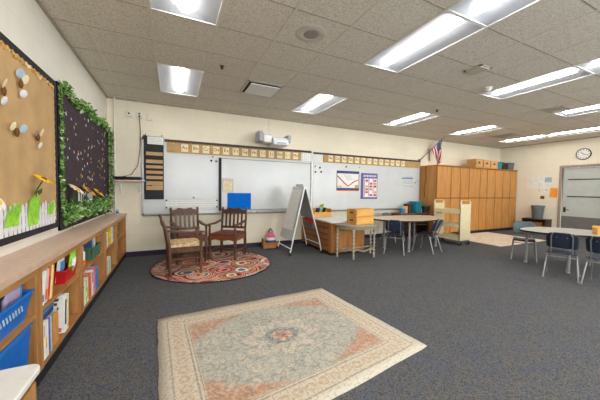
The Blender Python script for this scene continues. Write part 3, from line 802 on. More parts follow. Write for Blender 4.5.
b.obj('scalloped_border', 'charcoal', t, smooth=False)
b = B(); 
for i in range(90):
    y = -h+.1+(2*h-.2)*i/89; s = rnd.uniform(.010, .022)
    b.bx((.026, y, H-.07-rnd.random()*.03), (.006, s, s*1.2), (rnd.uniform(-1, 1), 0, 0), rnd.choice([0, 0, 1]))
b.obj('gold_trim', ['gold', 'cream'], t, smooth=False)

# white paper picket fence
t = thing('paper_fence', 'white paper picket fence along the bottom of the tan board', 'paper fence', (XL+.026, -2.60, .985))
n = 26
for i in range(n):
    y = -.80+i*.063*.96; w = .021; hh = .215+.018*math.sin(i*2.1)
    B().prism_x([(y-w, 0), (y+w, 0), (y+w, hh-.025), (y, hh), (y-w, hh-.025)], .004, .008).obj('picket', 'pickets', t, smooth=False)
b = B(); b.box(0, .004, -.83, .76, .035, .06); b.box(0, .004, -.83, .76, .125, .15); b.obj('rail', 'pickets', t, smooth=False)
def tuft(label, y, z, w, hh, n):
    b = B()
    for i in range(n):
        a = rnd.uniform(-w, w); l = hh*rnd.uniform(.55, 1); k = rnd.uniform(-.25, .25)*l; s = .0065
        b.put([(.012, a-s, 0), (.012, a+s, 0), (.02, a+k*.5+s*1.2, l*.55), (.02, a+k*.5-s*1.2, l*.55), (.03, a+k, l)], [(0, 1, 2, 3), (3, 2, 4)])
    o = b.obj('paper_grass', 'lime', loc=(XL+.0225, y, z), smooth=False, solid=.002)
    return tag(o, label, 'paper grass')
tuft('lime paper grass tuft in front of the fence, below the orange sunflower', -2.34, 1.02, .085, .27, 60)
tuft('lime paper grass tuft in front of the fence, nearest the left picture edge', -2.66, 1.05, .09, .18, 44)
tuft('small lime paper grass tuft at the ivy end of the fence', -1.99, 1.08, .07, .13, 34)
def flower(label, y, z, mats, r, n, tilt, stem=True):
    t = thing('paper_flower', label, 'paper flower', (XL+.026, y, z))
    T = Matrix.Translation((.07, 0, 0)) @ Euler((0, tilt, 0)).to_matrix().to_4x4()
    b = B(); b.T = T
    for i in range(n):
        a = 2*PI*i/n; d = Vector((0, math.cos(a), math.sin(a))); e = Vector((0, -math.sin(a), math.cos(a)))
        b.put([d*r*.25-e*r*.12, d*r*.65-e*r*.2+Vector((.012, 0, 0)), d*r, d*r*.65+e*r*.2+Vector((.012, 0, 0)), d*r*.25+e*r*.12], [(0, 1, 2, 3, 4)])
    b.obj('petals', mats[0], t, solid=.003)
    b = B(); b.T = T; b.ball((.008, 0, 0), (.015, r*.3, r*.3), 10); b.obj('flower_center', mats[1], t)
    if stem:
        b = B(); b.tube([(.065, 0, -.01), (.03, -.01, -.09), (.01, -.015, -.22)], .006, 6)
        for s in (-1, 1): b.put([(.03, -.01, -.1), (.05, -.01+s*.05, -.07), (.04, -.01+s*.075, -.11), (.03, -.01+s*.04, -.135)], [(0, 1, 2, 3)])
        b.obj('stem', 'stem', t, solid=0)
    return t
flower('orange paper sunflower standing above the picket fence', -2.31, 1.40, ('yellow', 'brown'), .075, 14, -.95)
flower('white paper daisy at the left picture edge above the fence', -2.99, 1.24, ('paper', 'yellow'), .07, 12, -.5)
# paper insects
def bug(label, y, z, parts):
    t = thing('paper_insect', label, 'paper insect', (XL+.022, y, z), 0, 'paper insects on the tan board')
    b = B(); b.ball((.02, 0, 0), (.014, .02, .035), 8); b.obj('insect_body', 'brown', t)
    for dy, dz, r, m in parts:
        b = B(); T = Matrix.Translation((.03, dy, dz)) @ Euler((rnd.uniform(-.5, .5), .35, 0)).to_matrix().to_4x4(); b.T = T
        b.lathe([(.001, -.003), (r*.55, -.004), (r*.7, 0), (r*.55, .004), (.001, .003)], n=12); b.T = Matrix()
        o = b.obj('wing', m, t)
        o.data.transform(Matrix.Translation((.03, dy, dz)) @ Matrix.Rotation(PI/2, 4, 'Y') @ Matrix.Translation((-.03, -dy, -dz)))
bug('paper insect high on the tan board with a blue wing and a cream wing', -2.5, 2.12, [(-.03, .07, .05, 'skyblue'), (.045, .05, .055, 'cream'), (.01, -.07, .045, 'pickets')])
bug('paper insect cut by the left picture edge, one pale wing below the other', -2.74, 1.99, [(-.01, .05, .055, 'cream'), (-.02, -.07, .045, 'pickets')])
bug('paper insect with a cream wing left and a blue wing right', -2.58, 1.74, [(-.075, .03, .05, 'cream'), (.075, .04, .05, 'skyblue')])
bug('paper insect nearest the ivy with lilac and cream wings over a white one', -2.23, 1.76, [(-.06, .02, .042, 'lilac'), (.045, .05, .055, 'cream'), (.01, -.065, .045, 'pickets')])

# second board, dark with ivy
y0, y1, z0, z1 = -1.69, .74, .88, 2.42
t = thing('bulletin_board', 'dark purple bulletin board framed by green ivy', 'bulletin board', (XL, (y0+y1)/2, z0))
h = (y1-y0)/2; H = z1-z0
B().box(.001, .018, -h, h, 0, H).obj('backing', 'darkpaper', t, smooth=False)
b = B(); b.box(.001, .0185, -h, -h+.012, 0, H); b.box(.001, .024, h-.03, h, 0, H); b.box(.001, .024, -h, h, H-.03, H); b.box(.001, .024, -h, h, 0, .03); b.obj('frame', 'charcoal', t, smooth=False)
sc = {'gold': ('gold paper scrap scattered over the dark ivy-framed board', 'gold paper scraps on the dark board'), 'pickets': ('white paper scrap scattered over the dark ivy-framed board', 'white paper scraps on the dark board'),
      'denim': ('blue paper scrap scattered over the dark ivy-framed board', 'blue paper scraps on the dark board'), 'lime': ('lime paper scrap scattered over the dark ivy-framed board', 'lime paper scraps on the dark board')}
protos = {}
for i in range(84):
    k = rnd.choice(['gold', 'gold', 'pickets', 'pickets', 'pickets', 'denim', 'lime'])
    y, z = rnd.uniform(-1.48, .45), rnd.uniform(1.34, 2.27)
    if k not in protos:
        b = B(); s = .026
        b.prism_x([(-s, s*.6), (-s*.2, 0), (-s*.8, -s*.8), (0, -s*.3), (s*.8, -s*.7), (s*.2, s*.1), (s, s*.9), (0, s*.35)], 0, .004)
        o = b.obj('paper_scrap', k, smooth=False); protos[k] = o
    else:
        o = protos[k].copy(); COL.objects.link(o)
    o.location = (XL+.0185, y, z); o.rotation_euler = (rnd.uniform(0, 6.28), 0, 0); q = rnd.uniform(.4, .85); o.scale = (1, q, q)
    tag(o, sc[k][0], 'paper scrap', sc[k][1])
def garland(label, path, n, spread, size, bias=(0, 0, 0)):
    t = thing('ivy_garland', label, 'ivy garland', (XL+.02, 0, 0))
    b = B(); b.tube(path, .006, 6); b.obj('vine', 'stem', t)
    b = B(); leaf_blob(b, path, n, spread, size, rnd, bias); b.obj('leaves', 'leaf', t, smooth=False)
yy = [-1.58+.2*i for i in range(12)]
garland('green ivy garland drooping along the top of the dark board', [(.03, y, 2.38+.03*math.sin(y*7)) for y in yy], 430, (.015, .03, .034), .058)
garland('green ivy garland down the left side of the dark board, beside the tan board', [(.016, -1.665, 2.38), (.016, -1.645, 1.9), (.016, -1.665, 1.4), (.016, -1.645, 1.05)], 230, (.006, .018, .03), .055)
garland('green ivy garland down the right side of the dark board by the wall corner', [(.045, .69, 2.36), (.05, .68, 2.0), (.045, .69, 1.6), (.045, .67, 1.2)], 300, (.018, .014, .03), .055)
garland('bushy ivy hedge along the bottom of the dark board, above the ledge', [(.04, -1.6+.07*i, 1.0+(.11 if i % 2 else .0)+.05*math.sin(i*2.3)) for i in range(33)], 760, (.02, .03, .035), .064)
t = thing('paper_fence', 'short white paper fence half buried in the ivy hedge', 'paper fence', (XL+.022, -.9, 1.1))
for i in range(7):
    y = -.18+i*.1; B().prism_x([(y-.02, 0), (y+.02, 0), (y+.02, .15), (y, .18), (y-.02, .15)], .004, .008).obj('picket', 'pickets', t, smooth=False)
B().box(0, .004, -.2, .44, .05, .07).obj('rail', 'pickets', t, smooth=False)
flower('pale yellow paper flower at the left end of the ivy hedge', -1.43, 1.31, ('cream', 'gold'), .1, 12, -.85)
flower('golden paper flower in the middle above the ivy hedge', -.94, 1.29, ('gold', 'brown'), .11, 12, -.8)
flower('golden paper flower above the ivy hedge nearest the corner', -.42, 1.26, ('yellow', 'brown'), .09, 12, -.8)

# ================================================================== LEDGE AND BOOKCASES
FX = -.007                                   # front plane of the bookcases
t = thing('ledge', 'long tan laminate ledge running over the low oak bookcases', 'countertop', (XL, -1.41, .815))
B().box(.002, FX-XL+.012, -2.19, 2.178, .003, .035).obj('top', 'ledge', t, bevel=.004)
B().box(FX-XL+.012, FX-XL+.018, -2.19, 2.178, .0, .035).obj('edge_band', 'ledge_edge', t)
units = [(-3.6, -2.965), (-2.965, -2.03), (-2.03, -.975), (-.975, -.17), (-.17, YB-.003)]
names = ['low oak bookcase holding the blue basket and blue bin', 'low oak bookcase holding the red bin and leaning magazines', 'low oak bookcase holding the green basket and orange folder',
         'low oak bookcase holding the pink and yellow spines', 'empty low oak bookcase in the corner by the whiteboard wall']
DX = FX-XL
for (y0, y1), l in zip(units, names):
    t = thing('bookcase', l, 'bookcase', (XL, (y0+y1)/2, 0), 0, 'low oak bookcases under the ledge'); h = (y1-y0)/2
    for s in (-1, 1): B().box(.004, DX, s*(h-.025)-.024, s*(h-.025)+.024, 0.1, .815).obj('side_panel', 'oak', t, bevel=.002)
    B().box(.004, .014, -h+.05, h-.05, .1, .815).obj('back_panel', 'oak', t)
    B().box(.014, DX-.004, -h+.049, h-.049, .1, .125).obj('bottom_panel', 'oak_h', t)
    B().box(.014, DX-.004, -h+.049, h-.049, .488, .512).obj('shelf', 'oak_h', t)
    B().box(DX-.022, DX-.001, -h+.049, h-.049, .765, .815).obj('top_rail', 'oak_h', t)
    B().box(.004, DX-.018, -h, h, 0, .1).obj('toe_kick', 'toe', t)

SH = (.126, .513)                           # shelf tops
def book(label, y, z, th, hgt, dep, mat, lean=0., x=None, group=None, spine=None):
    t = thing('book', label, 'book', (FX-.012 if x is None else x, y, z+abs(math.sin(lean))*th/2+.0005), 0, group); t.rotation_euler = (lean, 0, 0)
    c = .003
    b = B(); b.box(-dep, 0, -th/2, -th/2+c, 0, hgt); b.box(-dep, 0, th/2-c, th/2, 0, hgt); b.box(-c, 0, -th/2+c, th/2-c, 0, hgt); b.obj('cover', mat, t, smooth=False)
    B().box(-dep+.004, -c, -th/2+c, th/2-c, .004, hgt-.005).obj('pages', 'paper', t, smooth=False)
    if spine: B().box(-.0005, .001, -th*.3, th*.3, hgt*spine[1], hgt*spine[2]).obj('spine_patch', spine[0], t, smooth=False)
    return t
def row(y, z, items, where, lean=0., x=None):
    for th, hg, dp, m, lab, *sp in items:
        book(f'{lab} {where}', y+th/2, z, th, hg, dp, m, lean, x, None, sp[0] if sp else None); y += th/math.cos(lean)+.0012
    return y
# unit 2 (red bin)
z = SH[1]
row(-2.905, z, [(.045, .235, .2, 'paper', 'white magazine leaning at the left end', ('ltblue', .1, .3)), (.045, .24, .21, 'palepink', 'pale pink magazine leaning second', ('orange', .1, .4)),
   (.04, .245, .21, 'orange', 'orange-red magazine leaning', ('inkred', .15, .7)), (.03, .245, .21, 'cream', 'cream magazine leaning last'), (.018, .245, .2, 'yellow', 'thin yellow booklet leaning')], 'on the shelf beside the red bin', -.24)
t = thing('bin', 'red plastic bin on the upper bookcase shelf', 'bin', (-.14, -2.25, z))
b = B(); P = [(-.115, -.15), (.115, -.15), (.115, .15), (-.115, .15)]
b.put([(-.1, -.135, 0), (.1, -.135, 0), (.1, .135, 0), (-.1, .135, 0)] + [(x, y, .115) for x, y in P] + [(x*.93, y*.96, .115) for x, y in P] + [(-.09, -.125, .008), (.09, -.125, .008), (.09, .125, .008), (-.09, .125, .008)],
      [(0,3,2,1)] + [(i, (i+1) % 4, 4+(i+1) % 4, 4+i) for i in range(4)] + [(4+i, 4+(i+1) % 4, 8+(i+1) % 4, 8+i) for i in range(4)] + [(8+i, 8+(i+1) % 4, 12+(i+1) % 4, 12+i) for i in range(4)] + [(12, 13, 14, 15)])
b.obj('tub', 'red', t, smooth=False)
b = B(); b.box(.112, .122, -.155, .155, .1, .117); b.box(-.122, -.112, -.155, .155, .1, .117); b.box(-.12, .12, -.162, -.15, .1, .117); b.box(-.12, .12, .15, .162, .1, .117); b.obj('rim', 'red', t, bevel=.003)
def packet(label, x, y, z, w, hgt, th, mat, mat2, lean):
    t = thing('packet', label, 'packet', (x, y, z)); t.rotation_euler = (0, lean, 0)
    def f(u, v): 
        k = math.sin(PI*u)*math.sin(PI*v)
        return (th*k, (u-.5)*w, v*hgt)
    b = B(); b.surf(f, 8, 8); b.surf(lambda u, v: (-f(u, v)[0], f(u, v)[1], f(u, v)[2]), 8, 8); b.obj('wrapper', mat, t)
    B().surf(lambda u, v: (th*math.sin(PI*(.2+.6*u))*math.sin(PI*(.35+.4*v))+.003, (-.3+.6*u)*w, (.35+.4*v)*hgt), 5, 5).obj('packet_label', mat2, t, solid=.001)
packet('clear packet with a blue label standing in the red bin', -.1, -2.31, z+.012, .17, .235, .022, 'pickets', 'ltblue', .1)
packet('pale green packet standing in the red bin', -.05, -2.2, z+.012, .17, .235, .022, 'lime', 'paper', .1)
packet('white packet at the back of the red bin', -.19, -2.25, z+.012, .2, .23, .02, 'paper', 'skyblue', .02)
packet('violet and pink packet behind the leaning magazines', -.2, -2.64, z, .2, .24, .02, 'lilac', 'pink', -.04)
z = SH[0]
yb_ = row(-2.91, z, [(.03, .25, .2, 'cream', 'cream book with a pale spine, leftmost'), (.026, .27, .21, 'paper', 'white book second from the left', ('greyink', .6, .9)), (.03, .245, .2, 'pickets', 'pale grey white book third from the left', ('yellow', .3, .6)),
   (.022, .26, .2, 'paper', 'slim white book fourth from the left'), (.03, .265, .2, 'purple', 'violet folder beside the slim white book'), (.03, .262, .2, 'skyblue', 'pale blue folder')], 'on the lower shelf under the magazines')
t = thing('file_block', 'orange wooden magazine holder on the lower shelf under the red bin', 'magazine holder', (-.13, -2.62, z))
b = B(); b.box(-.11, .1, -.05, -.042, 0, .22); b.box(-.11, .1, .042, .05, 0, .22); b.box(.092, .1, -.042, .042, 0, .24); b.box(-.11, .092, -.042, .042, 0, .008); b.obj('holder', 'pine', t, bevel=.002)
book('grey booklet inside the orange magazine holder', -2.635, z+.009, .03, .235, .17, 'greyink', 0, -.045)
t = book('tall white book with black print on the lower shelf under the red bin', -2.46, z, .05, .315, .225, 'paper', -.08, None, None, ('charcoal', .2, .85))
b = B()
for i in range(7):
    for j in range(2): b.box(-.09-.08*j+.02*(i*2 % 3), -.04-.08*j-.01*(i % 2), -.027, -.0252, .05+i*.036, .072+i*.036)
b.obj('black_print', 'brown', t, smooth=False); B().box(-.07, -.02, -.0275, -.0252, .012, .045).obj('pink_patch', 'pink', t, smooth=False)
book('pale cream book leaning behind the black-print book', -2.40, z, .02, .3, .2, 'cream', -.08, None, None, ('pink', .08, .16))
t = thing('box_lid', 'flat slate blue box resting across the books under the magazines', 'box', (-.135, -2.79, .397))
b = B(); b.box(-.11, .1, -.12, .14, 0, .008); b.box(-.11, .1, -.12, -.112, 0, .05); b.box(-.11, .1, .132, .14, 0, .05); b.box(.092, .1, -.12, .14, 0, .05); b.box(-.11, -.102, -.12, .14, 0, .05); b.obj('tray', 'denim', t)
B().box(-.112, .104, -.124, .144, .04, .056).obj('lid', 'ltblue', t, bevel=.003)
# unit 3 (green basket)
z = SH[1]
t = thing('basket', 'green patterned basket on the upper shelf', 'basket', (-.14, -1.36, z))
b = B(); b.box(-.1, .1, -.17, .17, 0, .008)
for k in range(4):
    q = .02+k*.03; e = .004+k*.003
    for s in (-1, 1): b.bx((s*(.1+e), 0, q), (.008, .35+2*e, .022)); b.bx((0, s*(.17+e), q), (.2, .008, .022))
for s in (-1, 1):
    for y in (-.15, -.05, .05, .15): b.bx((s*.112, y, .065), (.006, .02, .13))
    for x in (-.08, .08): b.bx((x, s*.182, .065), (.02, .006, .13))
b.obj('woven_side', 'green', t, smooth=False)
b = B(); b.tube([(.12, -.185, .13), (.12, .185, .13), (-.12, .185, .13), (-.12, -.185, .13), (.12, -.185, .13)], .009, 6); b.obj('rim', 'green', t)
for k, (y, m, hh, l) in enumerate(((-1.46, 'denim', .22, 'navy booklet standing in the green basket'), (-1.40, 'green', .235, 'dark green booklet standing in the green basket'), (-1.34, 'skyblue', .225, 'pale blue booklet standing in the green basket'), (-1.27, 'paper', .2, 'white booklet standing in the green basket'))):
    book(l, y, z+.009, .03, hh, .16, m, 0, -.06)
t = thing('bottle', 'white bottle with an orange base on the upper shelf left of the green basket', 'bottle', (-.07, -1.79, z))
B().lathe([(.03, 0), (.034, .01), (.034, .05), (.03, .06)], n=16).obj('base_band', 'orange', t); B().lathe([(.031, .06), (.033, .14), (.018, .16), (.018, .175)], n=16).obj('body', 'paper', t); B().lathe([(.02, .175), (.02, .2)], n=14).obj('cap', 'offwhite', t)
row(-1.955, z, [(.03, .2, .18, 'skyblue', 'pale blue spine'), (.035, .22, .18, 'denim', 'navy spine'), (.02, .19, .18, 'charcoal', 'black spine')], 'at the left end of the shelf with the green basket', 0, -.05)
z = SH[0]
row(-1.965, z, [(0.052, .25, .2, 'paper', 'white book, leftmost', ('charcoal', .75, .85)), (0.052, .255, .2, 'cream', 'cream book'), (0.035, .245, .2, 'lime', 'lime green book', ('paper', .3, .5)), (0.052, .26, .2, 'pickets', 'greyish white book', ('lime', .2, .6)),
   (0.061, .28, .21, 'orange', 'orange folder'), (0.035, .275, .21, 'orange', 'thin orange-red folder', ('inkred', .1, .9)), (0.052, .27, .2, 'palepink', 'pale pink book'), (0.044, .285, .2, 'paper', 'slim white book', ('inkred', .5, .9)), (0.052, .26, .2, 'lilac', 'lilac book'), (0.052, .29, .2, 'pink', 'pink book')], 'on the lower shelf under the green basket')
book('bright blue book at the right end of the lower shelf', -1.37, z, .05, .27, .21, 'ltblue', 0, None, None, ('blue', .1, .9))
# unit 4 (pink/yellow)
z = SH[1]
row(-.92, z, [(.04, .25, .2, 'maroon', 'maroon binder'), (.05, .19, .2, 'palepink', 'pale pink binder'), (.05, .2, .2, 'pickets', 'white binder'), (.03, .17, .2, 'orange', 'orange spine'), (.04, .2, .2, 'lime', 'green spine')], 'at the left end of the shelf near the corner bookcase')
row(-.58, z, [(.03, .25, .21, 'yellow', 'yellow ring binder'), (.06, .245, .21, 'cream', 'cream ring binder'), (.05, .24, .21, 'paper', 'white ring binder', ('skyblue', .6, .9)), (.05, .235, .21, 'skyblue', 'pale blue ring binder')], 'standing on the shelf nearest the corner bookcase')
z = SH[0]
row(-.92, z, [(.05, .2, .2, 'skyblue', 'pale blue book'), (.05, .21, .2, 'pickets', 'pale grey book'), (.04, .19, .2, 'pink', 'pink book'), (.06, .22, .2, 'paper', 'thick white book'), (.05, .2, .2, 'lime', 'pale green book'), (.06, .215, .2, 'cream', 'cream book'), (.05, .2, .2, 'teal', 'teal book')], 'low on the shelf below the yellow ring binder')
# unit 1 (blue basket, blue bin)
z = SH[1]
t = thing('basket', 'bright blue plastic basket at the left picture edge', 'basket', (-.125, -3.285, z))
b = B()
for s in (-1, 1):
    b.put([(s*.085, -.2, 0), (s*.085, .2, 0), (s*.11, .25, .165), (s*.11, -.25, .165), (s*.08, -.2, 0), (s*.08, .2, 0), (s*.103, .245, .165), (s*.103, -.245, .165)], [(0,1,2,3), (4,7,6,5), (3,2,6,7), (0,4,5,1), (0,3,7,4), (1,5,6,2)])
    b.put([(-.085, s*.2, 0), (.085, s*.2, 0), (.11, s*.25, .165), (-.11, s*.25, .165), (-.08, s*.195, 0), (.08, s*.195, 0), (.105, s*.243, .165), (-.105, s*.243, .165)], [(0,1,2,3), (4,7,6,5), (3,2,6,7), (0,4,5,1), (0,3,7,4), (1,5,6,2)])
b.box(-.083, .083, -.2, .2, 0, .006); b.obj('tub', 'blue', t, smooth=False)
b = B(); b.tube([(.112, -.252, .165), (.112, .252, .165), (-.108, .252, .165), (-.108, -.252, .165), (.112, -.252, .165)], .009, 6); b.obj('rim', 'blue', t)
b = B()
for i in range(9): b.bx((.107, -.14+i*.032, .1), (.004, .011, .035), (.35, 0, 0))
b.obj('slot_row', 'skyblue', t, smooth=False)
t = thing('tablet_case', 'black tablet case lying tilted in the blue basket', 'tablet', (-.1, -3.37, z+.17)); t.rotation_euler = (.35, -.25, 0)
B().box(-.07, .07, -.1, .1, 0, .02).obj('case', 'black', t, bevel=.006); B().box(-.058, .058, -.088, .088, .02, .0215).obj('screen', 'slot', t)
t = thing('cloth', 'pink patterned cloth crumpled in the blue basket', 'cloth', (-.155, -3.16, z+.008))
B().surf(lambda u, v: (-.065+.13*u, -.065+.13*v, .17+.02*math.sin(u*9)*math.cos(v*8)-.12*(abs(2*u-1)**6+abs(2*v-1)**6-0)*.6), 14, 14).obj('fabric', 'palepink', t, solid=.006)
t = thing('storage_bin', 'frosted plastic case with a blue frame standing in the blue basket', 'storage box', (-.06, -3.18, z+.012))
B().box(-.012, .012, -.085, .085, 0, .21).obj('body', 'lilac', t, bevel=.01)
b = B(); b.box(-.014, .016, .075, .092, .01, .225); b.box(-.014, .016, -.092, .092, .21, .225); b.obj('frame', 'ltblue', t, bevel=.004)
z = SH[0]
t = thing('storage_bin', 'large blue plastic bin on the lower shelf beside the white-topped cabinet', 'storage box', (-.14, -3.28, z))
b = B(); b.put([(-.1, -.22, 0), (.1, -.22, 0), (.1, .22, 0), (-.1, .22, 0), (-.11, -.24, .33), (.12, -.24, .33), (.12, .24, .33), (-.11, .24, .33)], [(0,3,2,1), (4,5,6,7), (0,1,5,4), (1,2,6,5), (2,3,7,6), (3,0,4,7)]); b.obj('tub', 'blue', t, bevel=.02)
B().bx((.005, 0, .337), (.24, .496, .016)).obj('lid', 'blue', t, bevel=.008)
# white topped cabinet at the very front
t = thing('low_cabinet', 'low wooden cabinet with a rounded white top in the lower left corner', 'cabinet', (-.02, -4.1, 0))
B().prism(rounded(-.24, .25, -.5, .475, .05), .47, .5).obj('top', 'white', t, bevel=.006)
B().box(-.23, .222, -.46, .455, .0, .47).obj('body', 'oak', t, bevel=.004)
B().box(.222, .24, -.42, .0, .06, .44).obj('door', 'oak', t, bevel=.003); B().box(.222, .24, .01, .42, .06, .44).obj('door', 'oak', t, bevel=.003)
b = B(); b.tube([(.24, -.03, .3), (.262, -.03, .3), (.262, -.03, .22), (.24, -.03, .22)], .005, 6); b.obj('handle', 'alu', t)
# little bottle on the ledge
t = thing('bottle', 'small clear bottle with a blue label at the far end of the ledge', 'bottle', (-.1, .5, .8505))
B().lathe([(.022, 0), (.024, .005), (.024, .07), (.012, .085), (.012, .095)], n=16).obj('body', 'skyblue', t); B().lathe([(.0245, .02), (.0245, .055)], n=16, caps=False).obj('bottle_label', 'denim', t); B().lathe([(.014, .095), (.014, .115)], n=12).obj('cap', 'white', t)
# ================================================================== RUGS
def uv_rug(name, mat, C4, th, label):
    # C4: far-left, far-right, near-right, near-left corners on the floor
    nu, nv = 24, 20; c = [Vector((x, y, 0)) for x, y in C4]; ctr = sum(c, Vector())/4
    P = lambda u, v: (c[3].lerp(c[2], u)).lerp(c[0].lerp(c[1], u), v)-ctr
    rr = random.Random(5); vs, fs, uvs = [], [], []
    for i in range(nu+1):
        for j in range(nv+1):
            p = P(i/nu, j/nv)
            if i in (0, nu) or j in (0, nv): p += Vector((rr.uniform(-.004, .004), rr.uniform(-.004, .004), 0))
            vs.append((p.x, p.y, th+.002*math.sin(i*.9)*math.sin(j*.7)*(0 < i < nu))); uvs.append((i/nu, j/nv))
    for i in range(nu):
        for j in range(nv): fs.append((i*(nv+1)+j, (i+1)*(nv+1)+j, (i+1)*(nv+1)+j+1, i*(nv+1)+j+1))
    ring = [i*(nv+1) for i in range(nu+1)] + [nu*(nv+1)+j for j in range(1, nv+1)] + [i*(nv+1)+nv for i in range(nu-1, -1, -1)] + [j for j in range(nv-1, 0, -1)]
    o0 = len(vs)
    for i in ring: vs.append((vs[i][0], vs[i][1], 0)); uvs.append(uvs[i])
    k = len(ring)
    for i in range(k): fs.append((ring[i], o0+i, o0+(i+1) % k, ring[(i+1) % k]))
    me = bpy.data.meshes.new(name); me.from_pydata(vs, [], fs); me.materials.append(M[mat])
    lay = me.uv_layers.new(name='UVMap')
    for l in me.loops: lay.data[l.index].uv = uvs[l.vertex_index]
    for p in me.polygons: p.use_smooth = len(p.vertices) == 4
    o = bpy.data.objects.new(name, me); COL.objects.link(o); o.location = (ctr.x, ctr.y, .0005)
    return tag(o, label, 'rug')
uv_rug('area_rug', 'rug', [(.652, -2.25), (2.624, -2.14), (2.785, -3.705), (.745, -4.03)], .008, 'faded oriental area rug in blue grey, rust and cream in the foreground')
t = thing('round_rug', 'round multicoloured braided rug under the three armchairs', 'rug', (1.46, -.36, .0005))
o = B().lathe([(.985, 0), (.99, .008), (.98, .012), (.001, .012)], n=96).obj('braided_coils', 'coil', t)
b = B(); b.tube([(.988*math.cos(2*PI*i/96), .988*math.sin(2*PI*i/96), .0085) for i in range(97)], .008, 6, caps=False); b.obj('edge_binding', 'charcoal', t)
tag(B().prism(rounded(-1.1, 1.1, -.8, .8, .02), 0, .006).obj('area_rug', 'beige', loc=(9.22, -.62, .0005)), 'pale beige mottled rug in front of the oak cabinets', 'rug')

